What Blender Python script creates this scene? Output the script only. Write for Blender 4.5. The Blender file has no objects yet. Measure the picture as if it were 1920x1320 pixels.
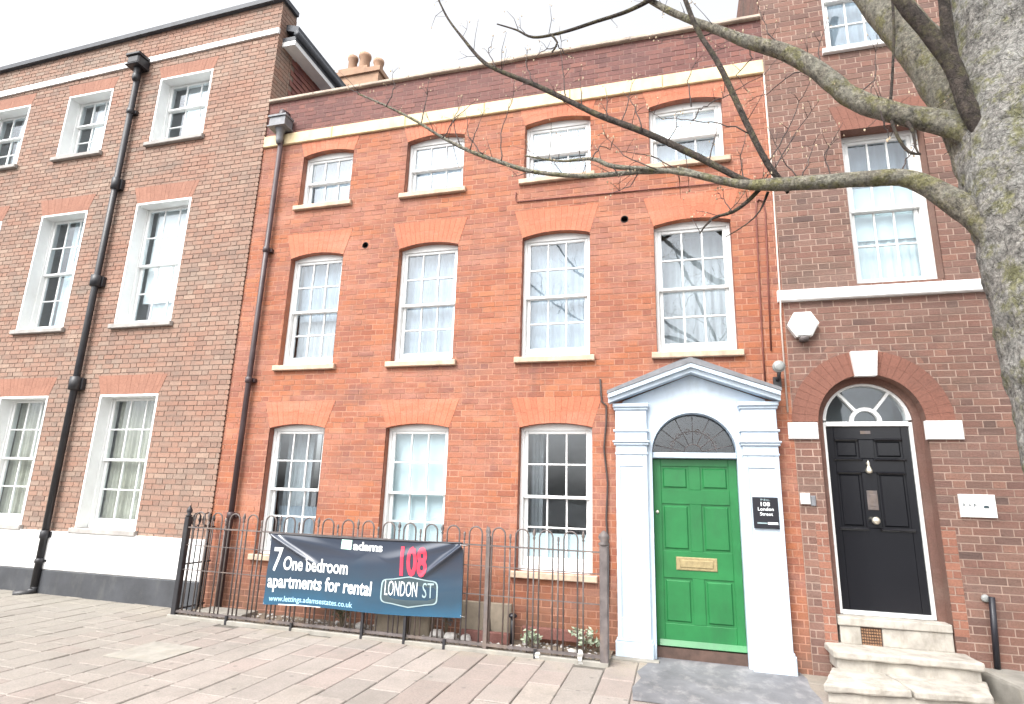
import bpy, math, random
from mathutils import Vector, Matrix
random.seed(11)
sc = bpy.context.scene
COL = sc.collection

# ---------------------------------------------------------------- camera, world, sun, exposure
cam_d = bpy.data.cameras.new('camera')
cam = bpy.data.objects.new('camera', cam_d); COL.objects.link(cam)
CR = Vector((0.96469592, 0.26183399, 0.02836792)); CU = Vector((0.0326779, -0.2258814, 0.97360657)); CF = Vector((-0.26133107, 0.93830728, 0.22646305))
CPOS = Vector((0.0, -6.862, 1.638))
cam.matrix_world = Matrix(((CR.x, CU.x, -CF.x, CPOS.x), (CR.y, CU.y, -CF.y, CPOS.y), (CR.z, CU.z, -CF.z, CPOS.z), (0, 0, 0, 1)))
cam_d.sensor_width = 36.0
cam_d.lens = 36.0 * 1088.23 / 1920.0
cam_d.shift_x = -0.00208
cam_d.shift_y = 0.0078
cam_d.clip_start = 0.05
cam_d.clip_end = 2000
sc.camera = cam

SUN_EL, SUN_AZ = math.radians(52), math.radians(205)     # azimuth clockwise from +y
world = bpy.data.worlds.new('World'); sc.world = world; world.use_nodes = True
wn = world.node_tree; wn.nodes.clear()
sky = wn.nodes.new('ShaderNodeTexSky'); sky.sky_type = 'NISHITA'; sky.sun_disc = False
sky.sun_elevation = SUN_EL; sky.sun_rotation = SUN_AZ; sky.air_density = 1.0; sky.dust_density = 6.0; sky.ozone_density = 1.0
hs = wn.nodes.new('ShaderNodeHueSaturation'); hs.inputs['Saturation'].default_value = 0.12; hs.inputs['Value'].default_value = 2.35
bg = wn.nodes.new('ShaderNodeBackground'); bg.inputs['Strength'].default_value = 0.15
wo = wn.nodes.new('ShaderNodeOutputWorld')
wn.links.new(sky.outputs[0], hs.inputs['Color']); wn.links.new(hs.outputs[0], bg.inputs['Color']); wn.links.new(bg.outputs[0], wo.inputs['Surface'])
sl = bpy.data.lights.new('sun', 'SUN'); sl.energy = .9; sl.angle = math.radians(25); sl.color = (1.0, 0.96, 0.9)
so = bpy.data.objects.new('sun', sl); COL.objects.link(so)
sd = Vector((math.sin(SUN_AZ) * math.cos(SUN_EL), math.cos(SUN_AZ) * math.cos(SUN_EL), math.sin(SUN_EL)))
so.rotation_euler = (-sd).to_track_quat('-Z', 'Y').to_euler()
vs = sc.view_settings
vs.view_transform = 'Standard'; vs.look = 'None'; vs.gamma = 1.0; vs.use_curve_mapping = False
vs.exposure = 0.44

# ---------------------------------------------------------------- materials
def new_mat(name):
    m = bpy.data.materials.new(name); m.use_nodes = True
    nt = m.node_tree; nt.nodes.clear()
    out = nt.nodes.new('ShaderNodeOutputMaterial'); p = nt.nodes.new('ShaderNodeBsdfPrincipled')
    nt.links.new(p.outputs[0], out.inputs['Surface'])
    return m, nt, p
def N(nt, t, **kw):
    n = nt.nodes.new(t)
    for k, v in kw.items():
        if k in n.inputs: n.inputs[k].default_value = v
        else: setattr(n, k, v)
    return n
def math_n(nt, op, a, b=None):
    n = nt.nodes.new('ShaderNodeMath'); n.operation = op
    for i, v in enumerate((a, b)):
        if v is None: continue
        if isinstance(v, (int, float)): n.inputs[i].default_value = v
        else: nt.links.new(v, n.inputs[i])
    return n.outputs[0]
def mix_c(nt, fac, a, b, mode='MIX'):
    n = nt.nodes.new('ShaderNodeMix'); n.data_type = 'RGBA'; n.blend_type = mode
    for s, v in ((0, fac), (6, a), (7, b)):
        if isinstance(v, (int, float)): n.inputs[s].default_value = v
        elif isinstance(v, tuple): n.inputs[s].default_value = v if len(v) == 4 else v + (1,)
        else: nt.links.new(v, n.inputs[s])
    return n.outputs[2]
def ramp(nt, fac, stops, interp='LINEAR'):
    n = nt.nodes.new('ShaderNodeValToRGB'); n.color_ramp.interpolation = interp
    e = n.color_ramp.elements
    while len(e) < len(stops): e.new(0.5)
    for i, (pos, c) in enumerate(stops):
        e[i].position = pos; e[i].color = c if len(c) == 4 else tuple(c) + (1,)
    nt.links.new(fac, n.inputs[0]); return n.outputs[0]
def noise(nt, scale, detail=3, rough=.55, vec=None, stretch=None):
    g = nt.nodes.new('ShaderNodeNewGeometry'); v = g.outputs['Position']
    if vec is not None: v = vec
    if stretch:
        mp = nt.nodes.new('ShaderNodeMapping'); mp.inputs['Scale'].default_value = stretch
        nt.links.new(v, mp.inputs[0]); v = mp.outputs[0]
    n = nt.nodes.new('ShaderNodeTexNoise'); n.inputs['Scale'].default_value = scale; n.inputs['Detail'].default_value = detail; n.inputs['Roughness'].default_value = rough
    nt.links.new(v, n.inputs['Vector']); return n.outputs['Fac']
def bump(nt, p, h, strength=.3, dist=.01):
    b = nt.nodes.new('ShaderNodeBump'); b.inputs['Strength'].default_value = strength; b.inputs['Distance'].default_value = dist
    nt.links.new(h, b.inputs['Height']); nt.links.new(b.outputs[0], p.inputs['Normal'])
def tone(nt):
    a = N(nt, 'ShaderNodeAttribute', attribute_name='tone'); oi = nt.nodes.new('ShaderNodeObjectInfo')
    return math_n(nt, 'FRACT', math_n(nt, 'ADD', a.outputs['Fac'], oi.outputs['Random']))
def grey(v): return (v, v, v)
def sc3(c, k): return tuple(x * k for x in c)

def brick_mat(name, stops, blotch, b_scale=.9, b_amt=.5, dirt=(.06, .05, .045), d_amt=.45, ground=0.0, bloom=None):
    m, nt, p = new_mat(name)
    c = ramp(nt, tone(nt), stops)
    big = noise(nt, b_scale, 4, .6, stretch=(.55, 1, 1))
    c = mix_c(nt, ramp(nt, big, [(.42, grey(0)), (.66, grey(b_amt))]), c, blotch)
    d = noise(nt, 2.3, 5, .65, stretch=(.4, 1, 1.3))
    c = mix_c(nt, ramp(nt, d, [(.5, grey(0)), (.74, grey(d_amt))]), c, dirt)
    if bloom:
        w = noise(nt, 2.2, 6, .75, stretch=(.35, 1, 1.4))
        c = mix_c(nt, ramp(nt, w, [(.47, grey(0)), (.68, grey(.5))]), c, bloom)
    st = noise(nt, 2.0, 6, .7, stretch=(1.7, 1, .28))
    c = mix_c(nt, ramp(nt, st, [(.52, grey(0)), (.70, grey(d_amt * .5))]), c, sc3(dirt, .85))
    f = noise(nt, 55, 4, .7)
    c = mix_c(nt, 1.0, c, ramp(nt, f, [(.28, grey(.72)), (.72, grey(1.16))]), 'MULTIPLY')
    if ground:
        g = nt.nodes.new('ShaderNodeNewGeometry'); sx = nt.nodes.new('ShaderNodeSeparateXYZ'); nt.links.new(g.outputs['Position'], sx.inputs[0])
        z = math_n(nt, 'ADD', sx.outputs[2], math_n(nt, 'MULTIPLY', math_n(nt, 'SUBTRACT', noise(nt, 3, 4), .5), 1.6))
        c = mix_c(nt, ramp(nt, math_n(nt, 'MULTIPLY', z, .8), [(.05, grey(ground)), (.75, grey(0))]), c, (.13, .085, .06))
    nt.links.new(c, p.inputs['Base Color']); p.inputs['Roughness'].default_value = .88
    bump(nt, p, f, .55, .006)
    return m
M = {}
M['brick_orange'] = brick_mat('orange_brick', [(0, (.25, .082, .046)), (.25, (.335, .110, .051)), (.5, (.37, .130, .058)), (.75, (.29, .096, .053)), (1, (.40, .156, .077))], (.245, .112, .088), b_amt=.6, b_scale=1.3, dirt=(.15, .088, .08), d_amt=.7, ground=.6, bloom=(.47, .245, .185))
M['brick_rubbed'] = brick_mat('rubbed_brick', [(0, (.43, .142, .078)), (.5, (.46, .156, .086)), (1, (.49, .172, .097))], (.42, .14, .08), d_amt=.25, dirt=(.28, .105, .07), bloom=(.54, .255, .18))
M['brick_plum'] = brick_mat('plum_brick', [(0, (.12, .052, .046)), (.5, (.165, .07, .06)), (1, (.215, .09, .07))], (.19, .095, .082), d_amt=.35, dirt=(.07, .048, .05))
M['brick_brown'] = brick_mat('brown_brick', [(0, (.20, .132, .104)), (.2, (.268, .172, .130)), (.45, (.305, .185, .136)), (.62, (.27, .155, .112)), (.8, (.255, .185, .146)), (1, (.34, .235, .178))], (.305, .142, .094), b_amt=.5, d_amt=.7, dirt=(.165, .137, .115), bloom=(.34, .25, .195))
M['brick_redbrown'] = brick_mat('red_brown_brick', [(0, (.10, .062, .053)), (.25, (.165, .087, .069)), (.5, (.205, .103, .077)), (.75, (.15, .09, .072)), (1, (.25, .13, .094))], (.23, .108, .076), d_amt=.5, dirt=(.105, .082, .062), bloom=(.25, .165, .135))
M['brick_quoin'] = brick_mat('orange_quoin_brick', [(0, (.22, .096, .066)), (.5, (.27, .116, .077)), (1, (.31, .138, .09))], (.24, .11, .08), d_amt=.4, dirt=(.14, .09, .07))
M['brick_arch_dark'] = brick_mat('red_arch_brick', [(0, (.215, .09, .062)), (.5, (.225, .095, .066)), (1, (.235, .10, .07))], (.205, .092, .066), d_amt=.3, dirt=(.13, .07, .055))
M['brick_arch_brown'] = brick_mat('brown_arch_brick', [(0, (.285, .135, .092)), (.5, (.305, .146, .099)), (1, (.325, .158, .108))], (.29, .145, .10), d_amt=.3, dirt=(.2, .1, .075))

def plain(name, col, rough=.6, var=.15, scale=9, metal=0.0, bmp=.0, bscale=60, dirt=None, dirt_amt=.4, spec=None):
    m, nt, p = new_mat(name)
    n = noise(nt, scale, 5, .6)
    c = mix_c(nt, 1.0, tuple(col), ramp(nt, n, [(.3, grey(1 - var)), (.7, grey(1 + var * .6))]), 'MULTIPLY')
    if dirt:
        d = noise(nt, 3.1, 6, .7, stretch=(1.6, 1, .6))
        c = mix_c(nt, ramp(nt, d, [(.5, grey(0)), (.76, grey(dirt_amt))]), c, tuple(dirt))
    nt.links.new(c, p.inputs['Base Color']); p.inputs['Roughness'].default_value = rough; p.inputs['Metallic'].default_value = metal
    if spec is not None: p.inputs['Specular IOR Level'].default_value = spec
    if bmp: bump(nt, p, noise(nt, bscale, 4, .65), bmp, .006)
    return m
M['mortar_orange'] = plain('pink_mortar', (.43, .225, .155), .95, .25, 4, bmp=.4)
M['mortar_brown'] = plain('buff_mortar', (.235, .175, .14), .95, .25, 4, bmp=.4)
M['mortar_dark'] = plain('purple_mortar', (.24, .15, .13), .95, .25, 4, bmp=.4)
M['mortar_pink'] = plain('pale_mortar', (.375, .27, .22), .95, .25, 4, bmp=.4)
M['white_paint'] = plain('white_gloss_paint', (.80, .81, .80), .38, .05, 6, dirt=(.55, .52, .45), dirt_amt=.22)
M['blue_white'] = plain('blue_white_masonry_paint', (.53, .62, .71), .5, .08, 5, bmp=.2, bscale=26, dirt=(.33, .37, .39), dirt_amt=.5)
M['white_render'] = plain('white_masonry_paint', (.80, .80, .79), .7, .05, 3, bmp=.25, bscale=25, dirt=(.52, .5, .46), dirt_amt=.25)
M['dark_render'] = plain('dark_plinth_paint', (.05, .053, .06), .65, .3, 3, bmp=.3, bscale=20, dirt=(.13, .13, .12), dirt_amt=.4)
M['sand_stone'] = plain('cream_sill_stone', (.56, .42, .31), .85, .25, 7, bmp=.4, dirt=(.24, .185, .14), dirt_amt=.7)
M['cream_band'] = plain('cream_band_paint', (.70, .56, .335), .75, .18, 5, bmp=.35, dirt=(.36, .27, .165), dirt_amt=.65)
M['grey_stone'] = plain('grey_sill_stone', (.36, .34, .32), .85, .25, 6, bmp=.3, dirt=(.16, .15, .14), dirt_amt=.5)
M['coping'] = plain('coping_stone', (.46, .38, .31), .9, .25, 5, bmp=.3, dirt=(.17, .14, .12), dirt_amt=.6)
M['step_stone'] = plain('worn_step_stone', (.41, .38, .335), .85, .3, 7, bmp=.6, bscale=26, dirt=(.20, .18, .145), dirt_amt=.9)
M['green_paint'] = plain('green_gloss_paint', (.017, .160, .045), .36, .2, 3, dirt=(.018, .10, .035), dirt_amt=.6, bmp=.08, bscale=12)
M['black_paint'] = plain('black_gloss_paint', (.010, .0105, .0135), .2, .1, 4)
M['brass'] = plain('brass', (.60, .44, .20), .35, .15, 20, metal=.85)
M['dull_brass'] = plain('dull_brass', (.34, .27, .14), .5, .25, 25, metal=.3)
M['pale_metal'] = plain('pale_metal', (.75, .70, .58), .3, .1, 20, metal=.7)
M['iron'] = plain('weathered_iron', (.115, .098, .095), .6, .4, 12, dirt=(.24, .17, .12), dirt_amt=.6)
M['black_iron'] = plain('black_iron', (.022, .022, .026), .45, .3, 10, dirt=(.07, .065, .06), dirt_amt=.4)
M['purple_pipe'] = plain('maroon_pipe_paint', (.05, .031, .034), .45, .2, 8, dirt=(.20, .15, .15), dirt_amt=.4)
M['lead'] = plain('grey_lead', (.19, .195, .21), .55, .3, 8, dirt=(.14, .13, .13), dirt_amt=.5)
M['slate'] = plain('dark_slate', (.055, .06, .07), .6, .35, 6)
M['hung_tile'] = brick_mat('hung_tile', [(0, (.16, .062, .058)), (.5, (.22, .085, .07)), (1, (.28, .115, .085))], (.25, .105, .085), d_amt=.3)
M['terracotta'] = plain('buff_chimney_clay', (.36, .225, .15), .9, .3, 4, bmp=.3, dirt=(.26, .17, .12), dirt_amt=.5)
M['interior'] = plain('dim_interior', (.46, .45, .44), .9, .2, 2)
M['net'] = plain('net_curtain', (.31, .355, .405), .95, .12, 8)
M['pale_blue_blind'] = plain('frosted_blind', (.56, .65, .67), .9, .05, 3)
M['white_blind'] = plain('white_blind', (.86, .88, .88), .8, .04, 3)
M['cream_curtain'] = plain('cream_curtain', (.42, .40, .33), .95, .15, 6)
M['grey_curtain'] = plain('grey_curtain', (.44, .46, .48), .95, .15, 6)
M['black_plastic'] = plain('black_plastic', (.014, .014, .02), .35, .1, 5)
M['white_plastic'] = plain('white_plastic', (.80, .80, .78), .4, .05, 5)
M['hole'] = plain('dark_vent', (.02, .014, .012), .9, .2, 10)
M['pale_cable'] = plain('pale_cable', (.60, .50, .44), .7, .1, 10)
M['red_cable'] = plain('red_brown_cable', (.17, .052, .038), .7, .2, 10)
M['brown_wood'] = plain('dark_brown_timber', (.085, .05, .038), .7, .4, 8, bmp=.3)
M['airbrick'] = plain('airbrick_clay', (.30, .17, .095), .9, .35, 12, bmp=.3)
M['concrete'] = plain('buff_concrete', (.28, .235, .18), .95, .25, 7, bmp=.5, bscale=40, dirt=(.24, .2, .15), dirt_amt=.5)
M['pale_concrete'] = plain('pale_concrete', (.27, .255, .225), .95, .25, 5, bmp=.5, bscale=40, dirt=(.28, .25, .19), dirt_amt=.5)
M['soil'] = plain('stony_soil', (.17, .135, .10), .95, .5, 14, bmp=1.0, bscale=40, dirt=(.34, .29, .22), dirt_amt=.6)
M['rock'] = plain('pale_rock', (.44, .42, .40), .9, .35, 14, bmp=.6, bscale=30)
M['litter'] = plain('white_litter', (.52, .51, .48), .6, .1, 20)
M['asphalt'] = plain('asphalt', (.052, .052, .055), .9, .3, 20, bmp=.6, bscale=120)
M['tarmac_patch'] = plain('tarmac_patch', (.155, .155, .165), .8, .4, 2.2, bmp=.5, bscale=90, dirt=(.40, .38, .37), dirt_amt=.55)
M['leaf'] = plain('dull_leaf', (.10, .13, .07), .7, .4, 30)
M['pale_leaf'] = plain('variegated_leaf', (.36, .42, .30), .7, .4, 30)
M['twig_dry'] = plain('dry_stem', (.22, .18, .13), .9, .3, 20)
M['bud'] = plain('spring_bud', (.50, .39, .26), .7, .3, 40)
M['letter_white'] = plain('white_print', (.82, .86, .88), .5, .03, 9)
M['letter_blue'] = plain('pale_blue_print', (.36, .62, .82), .5, .05, 9)
M['letter_red'] = plain('red_print', (.64, .045, .085), .5, .08, 9)
M['letter_mint'] = plain('mint_print', (.55, .86, .72), .5, .05, 9)
M['letter_grey'] = plain('grey_print', (.30, .40, .42), .5, .1, 9)
M['plate_dark'] = plain('dark_print', (.045, .07, .082), .4, .1, 9)

def banner_mat():
    m, nt, p = new_mat('navy_vinyl')
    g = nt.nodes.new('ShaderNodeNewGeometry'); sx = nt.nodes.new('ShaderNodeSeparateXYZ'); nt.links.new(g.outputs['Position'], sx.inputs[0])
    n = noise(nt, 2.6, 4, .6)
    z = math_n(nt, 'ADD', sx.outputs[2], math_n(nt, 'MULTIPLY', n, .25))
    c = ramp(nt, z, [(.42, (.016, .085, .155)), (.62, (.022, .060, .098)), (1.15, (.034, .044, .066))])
    nt.links.new(c, p.inputs['Base Color']); p.inputs['Roughness'].default_value = .2; p.inputs['Specular IOR Level'].default_value = .8
    return m
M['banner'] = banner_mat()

def glass_mat():
    m, nt, p = new_mat('window_glass'); nt.nodes.remove(p)
    out = [n for n in nt.nodes if n.type == 'OUTPUT_MATERIAL'][0]
    tr = N(nt, 'ShaderNodeBsdfTransparent'); tr.inputs[0].default_value = (.93, .96, .97, 1)
    gl = N(nt, 'ShaderNodeBsdfGlossy'); gl.inputs['Roughness'].default_value = .015; gl.inputs['Color'].default_value = (.92, .95, 1, 1)
    lw = N(nt, 'ShaderNodeLayerWeight'); lw.inputs['Blend'].default_value = .5
    fac = math_n(nt, 'ADD', math_n(nt, 'MULTIPLY', math_n(nt, 'POWER', lw.outputs['Facing'], 5.0), .9), .062)
    mx = N(nt, 'ShaderNodeMixShader')
    b = nt.nodes.new('ShaderNodeBump'); b.inputs['Strength'].default_value = .12; b.inputs['Distance'].default_value = .01
    nt.links.new(noise(nt, 3.0, 2), b.inputs['Height']); nt.links.new(b.outputs[0], gl.inputs['Normal'])
    nt.links.new(fac, mx.inputs[0]); nt.links.new(tr.outputs[0], mx.inputs[1]); nt.links.new(gl.outputs[0], mx.inputs[2]); nt.links.new(mx.outputs[0], out.inputs['Surface'])
    return m
M['glass'] = glass_mat()

def slab_mat():
    m, nt, p = new_mat('paving_stone')
    c = ramp(nt, tone(nt), [(0, (0.246, 0.211, 0.194)), (.25, (0.287, 0.246, 0.228)), (.45, (0.269, 0.247, 0.228)), (.65, (0.308, 0.278, 0.258)), (.85, (0.239, 0.220, 0.205)), (1, (0.318, 0.287, 0.260))])
    g = nt.nodes.new('ShaderNodeNewGeometry'); sx = nt.nodes.new('ShaderNodeSeparateXYZ'); nt.links.new(g.outputs['Position'], sx.inputs[0])
    y = math_n(nt, 'ADD', math_n(nt, 'MULTIPLY', sx.outputs[1], .5), math_n(nt, 'MULTIPLY', noise(nt, 2.2, 5, .65), .8))
    c = mix_c(nt, ramp(nt, y, [(.0, grey(0)), (.22, grey(.5))]), c, (0.319, 0.290, 0.222))
    x = math_n(nt, 'ADD', math_n(nt, 'MULTIPLY', sx.outputs[0], -.1), math_n(nt, 'MULTIPLY', noise(nt, 1.2, 5, .65), .5))
    c = mix_c(nt, ramp(nt, x, [(.62, grey(0)), (.95, grey(.75))]), c, (0.218, 0.211, 0.188))
    c = mix_c(nt, ramp(nt, noise(nt, 4, 6, .7), [(.48, grey(0)), (.75, grey(.6))]), c, (0.194, 0.180, 0.168))
    c = mix_c(nt, 1.0, c, ramp(nt, noise(nt, 70, 3, .7), [(.3, grey(.78)), (.7, grey(1.1))]), 'MULTIPLY')
    nt.links.new(c, p.inputs['Base Color']); p.inputs['Roughness'].default_value = .9
    vz = nt.nodes.new('ShaderNodeTexVoronoi'); vz.inputs['Scale'].default_value = 4.5; gg = nt.nodes.new('ShaderNodeNewGeometry'); nt.links.new(gg.outputs['Position'], vz.inputs['Vector'])
    c = mix_c(nt, ramp(nt, vz.outputs['Distance'], [(.06, grey(.55)), (.12, grey(0))]), c, (.10, .095, .088))
    c = mix_c(nt, ramp(nt, noise(nt, 1.1, 6, .75), [(.5, grey(0)), (.68, grey(.5))]), c, (.155, .145, .13))
    c = mix_c(nt, 1.0, c, (.97, .94, .91), 'MULTIPLY')
    nt.links.new(c, p.inputs['Base Color'])
    bump(nt, p, noise(nt, 60, 4, .7), .5, .005)
    return m
M['slab'] = slab_mat()
M['moss'] = plain('moss', (.20, .20, .045), .95, .4, 30)
M['lamp_grey'] = plain('lamp_grey', (.30, .31, .30), .4, .15, 9)
M['joint'] = plain('sandy_joint', (.11, .10, .085), .95, .4, 12, bmp=.5)

def bark_mat(name, base, lich, moss, lo=.46, m_amt=.85, cr=.3):
    m, nt, p = new_mat(name)
    n1 = noise(nt, 19, 8, .8, stretch=(1, 1, .6)); n2 = noise(nt, 4.2, 6, .7); n3 = noise(nt, 38, 6, .8)
    v = nt.nodes.new('ShaderNodeTexVoronoi'); v.inputs['Scale'].default_value = 26; g = nt.nodes.new('ShaderNodeNewGeometry')
    mp = nt.nodes.new('ShaderNodeVectorMath'); mp.operation = 'ADD'; nn = nt.nodes.new('ShaderNodeTexNoise'); nn.inputs['Scale'].default_value = 14
    nt.links.new(g.outputs['Position'], nn.inputs['Vector']); sc_ = nt.nodes.new('ShaderNodeVectorMath'); sc_.operation = 'SCALE'; sc_.inputs['Scale'].default_value = .09
    nt.links.new(nn.outputs['Color'], sc_.inputs[0]); nt.links.new(g.outputs['Position'], mp.inputs[0]); nt.links.new(sc_.outputs[0], mp.inputs[1]); nt.links.new(mp.outputs[0], v.inputs['Vector'])
    c = ramp(nt, n1, [(.36, sc3(base, .28)), (.5, base), (.63, sc3(base, 1.6))])
    c = mix_c(nt, ramp(nt, n2, [(lo, grey(0)), (lo + .12, grey(.8))]), c, lich)
    c = mix_c(nt, ramp(nt, noise(nt, 6.5, 7, .75), [(.50, grey(0)), (.60, grey(m_amt))]), c, moss)
    c = mix_c(nt, ramp(nt, v.outputs['Distance'], [(.1, grey(.45)), (.32, grey(0))]), c, sc3(lich, 1.35))
    c = mix_c(nt, 1.0, c, ramp(nt, n3, [(.34, grey(.3)), (.66, grey(1.35))]), 'MULTIPLY')
    nt.links.new(c, p.inputs['Base Color']); p.inputs['Roughness'].default_value = .95
    v2 = nt.nodes.new('ShaderNodeTexVoronoi'); v2.feature = 'DISTANCE_TO_EDGE'; v2.inputs['Scale'].default_value = 17; m2 = nt.nodes.new('ShaderNodeMapping'); m2.inputs['Scale'].default_value = (1, 1, .55)
    nt.links.new(mp.outputs[0], m2.inputs[0]); nt.links.new(m2.outputs[0], v2.inputs['Vector'])
    crack = ramp(nt, v2.outputs['Distance'], [(.0, grey(.35)), (.05, grey(1))])
    c = mix_c(nt, cr, c, crack, 'MULTIPLY'); nt.links.new(c, p.inputs['Base Color'])
    h = math_n(nt, 'ADD', math_n(nt, 'ADD', n3, math_n(nt, 'MULTIPLY', n1, 1.5)), math_n(nt, 'MULTIPLY', crack, cr))
    bump(nt, p, h, 1.0, .03)
    return m
M['bark'] = bark_mat('lichened_bark', (.32, .302, .275), (.41, .40, .37), (.25, .245, .11), cr=.5)
M['limb'] = bark_mat('grey_limb_bark', (.26, .235, .185), (.34, .325, .265), (.25, .235, .10))
M['dark_limb'] = bark_mat('dark_limb_bark', (.085, .066, .055), (.13, .11, .09), (.14, .125, .065), .6)
M['twig'] = plain('dark_twig', (.062, .046, .042), .85, .3, 20)

# ---------------------------------------------------------------- mesh helpers
WLOC = {}
def link(o, parent=None, loc=(0, 0, 0)):
    COL.objects.link(o)
    loc = Vector(loc)
    if parent is not None:
        o.parent = parent; o.location = loc - WLOC[parent.name]
    else: o.location = loc
    WLOC[o.name] = loc
    return o
def props(o, label=None, cat=None, group=None, kind=None):
    for k, v in (('label', label), ('category', cat), ('group', group), ('kind', kind)):
        if v: o[k] = v
    return o
def thing(name, label, cat, loc=(0, 0, 0), group=None):
    o = bpy.data.objects.new(name, None); o.empty_display_size = .2
    link(o, None, loc); return props(o, label, cat, group)
class MB:
    def __init__(s): s.v, s.f, s.t, s.sm = [], [], [], []
    def add(s, vs, fs, tone=0.0, smooth=False):
        b = len(s.v); s.v += [tuple(v) for v in vs]
        for f in fs: s.f.append(tuple(b + i for i in f)); s.t.append(tone); s.sm.append(smooth)
        return s
    def box(s, x0, x1, y0, y1, z0, z1, tone=0.0):
        return s.add([(x0, y0, z0), (x1, y0, z0), (x1, y1, z0), (x0, y1, z0), (x0, y0, z1), (x1, y0, z1), (x1, y1, z1), (x0, y1, z1)],
                     [(0, 3, 2, 1), (4, 5, 6, 7), (0, 1, 5, 4), (1, 2, 6, 5), (2, 3, 7, 6), (3, 0, 4, 7)], tone)
    def bev(s, x0, x1, y0, y1, z0, z1, b=.008, tone=0.0):
        # box whose front (y0) face is chamfered
        v = [(x0, y1, z0), (x1, y1, z0), (x1, y1, z1), (x0, y1, z1), (x0, y0 + b, z0), (x1, y0 + b, z0), (x1, y0 + b, z1), (x0, y0 + b, z1),
             (x0 + b, y0, z0 + b), (x1 - b, y0, z0 + b), (x1 - b, y0, z1 - b), (x0 + b, y0, z1 - b)]
        return s.add(v, [(0, 3, 2, 1), (0, 1, 5, 4), (1, 2, 6, 5), (2, 3, 7, 6), (3, 0, 4, 7), (4, 5, 9, 8), (5, 6, 10, 9), (6, 7, 11, 10), (7, 4, 8, 11), (8, 9, 10, 11)], tone)
    def prism(s, poly, y0, y1, tone=0.0, back=True):
        n = len(poly)
        vs = [(x, y0, z) for x, z in poly] + [(x, y1, z) for x, z in poly]
        fs = [tuple(range(n))] + [(i, i + n, (i + 1) % n + n, (i + 1) % n) for i in range(n)]
        if back: fs.append(tuple(range(2 * n - 1, n - 1, -1)))
        return s.add(vs, fs, tone)
    def ring_strip(s, outer, inner, y0, y1):
        # open strip between two polylines of equal length (x,z), extruded
        n = len(outer)
        vs = [(x, y0, z) for x, z in outer] + [(x, y0, z) for x, z in inner] + [(x, y1, z) for x, z in outer] + [(x, y1, z) for x, z in inner]
        fs = []
        for i in range(n - 1):
            fs += [(i, i + n, i + n + 1, i + 1), (i + 2 * n, i + 1 + 2 * n, i + 1 + 3 * n, i + 3 * n), (i + n, i + 3 * n, i + 3 * n + 1, i + n + 1), (i, i + 1, i + 1 + 2 * n, i + 2 * n)]
        fs += [(0, 2 * n, 3 * n, n), (n - 1, 2 * n - 1, 4 * n - 1, 3 * n - 1)]
        return s.add(vs, fs)
    def tube(s, pts, r, seg=8, cap=True, smooth=True, jit=0.0, tone=0.0):
        pts = [Vector(p) for p in pts]; n = len(pts)
        rs = r if isinstance(r, (list, tuple)) else [r] * n
        vs = []; up = None
        for i, p in enumerate(pts):
            d = (pts[min(i + 1, n - 1)] - pts[max(i - 1, 0)]).normalized()
            if up is None:
                up = Vector((0, 0, 1)) if abs(d.z) < .9 else Vector((0, 1, 0))
            a = (up - d * up.dot(d)).normalized(); up = a; b = d.cross(a)
            for k in range(seg):
                t = 2 * math.pi * k / seg
                rr = rs[i] * (1 + random.uniform(-jit, jit)) if jit else rs[i]
                vs.append(p + a * (rr * math.cos(t)) + b * (rr * math.sin(t)))
        fs = [(i * seg + k, i * seg + (k + 1) % seg, (i + 1) * seg + (k + 1) % seg, (i + 1) * seg + k) for i in range(n - 1) for k in range(seg)]
        if cap: fs += [tuple(range(seg - 1, -1, -1)), tuple((n - 1) * seg + k for k in range(seg))]
        return s.add(vs, fs, tone, smooth)
    def lathe(s, prof, c=(0, 0, 0), seg=14, axis='z', smooth=True):
        vs = []
        for r, h in prof:
            for k in range(seg):
                t = 2 * math.pi * k / seg; a, b = r * math.cos(t), r * math.sin(t)
                vs.append((c[0] + a, c[1] + b, c[2] + h) if axis == 'z' else (c[0] + a, c[1] - h, c[2] + b))
        n = len(prof)
        fs = [(i * seg + k, i * seg + (k + 1) % seg, (i + 1) * seg + (k + 1) % seg, (i + 1) * seg + k) for i in range(n - 1) for k in range(seg)]
        fs += [tuple(range(seg - 1, -1, -1)), tuple((n - 1) * seg + k for k in range(seg))]
        return s.add(vs, fs, 0.0, smooth)
    def blob(s, c, r, seed=0, sub=1, amt=.25):
        rnd = random.Random(seed); t = (1 + 5 ** .5) / 2
        base = [(-1, t, 0), (1, t, 0), (-1, -t, 0), (1, -t, 0), (0, -1, t), (0, 1, t), (0, -1, -t), (0, 1, -t), (t, 0, -1), (t, 0, 1), (-t, 0, -1), (-t, 0, 1)]
        V = [Vector(b).normalized() for b in base]
        F = [(0, 11, 5), (0, 5, 1), (0, 1, 7), (0, 7, 10), (0, 10, 11), (1, 5, 9), (5, 11, 4), (11, 10, 2), (10, 7, 6), (7, 1, 8), (3, 9, 4), (3, 4, 2), (3, 2, 6), (3, 6, 8), (3, 8, 9), (4, 9, 5), (2, 4, 11), (6, 2, 10), (8, 6, 7), (9, 8, 1)]
        for _ in range(sub):
            cache = {}; F2 = []
            def mid(a, b):
                k = (min(a, b), max(a, b))
                if k not in cache: V.append(((V[a] + V[b]) / 2).normalized()); cache[k] = len(V) - 1
                return cache[k]
            for a, b, c_ in F:
                ab, bc, ca = mid(a, b), mid(b, c_), mid(c_, a); F2 += [(a, ab, ca), (b, bc, ab), (c_, ca, bc), (ab, bc, ca)]
            F = F2
        out = [Vector(c) + Vector((v.x * r[0], v.y * r[1], v.z * r[2])) * (1 + rnd.uniform(-amt, amt)) for v in V]
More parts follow.
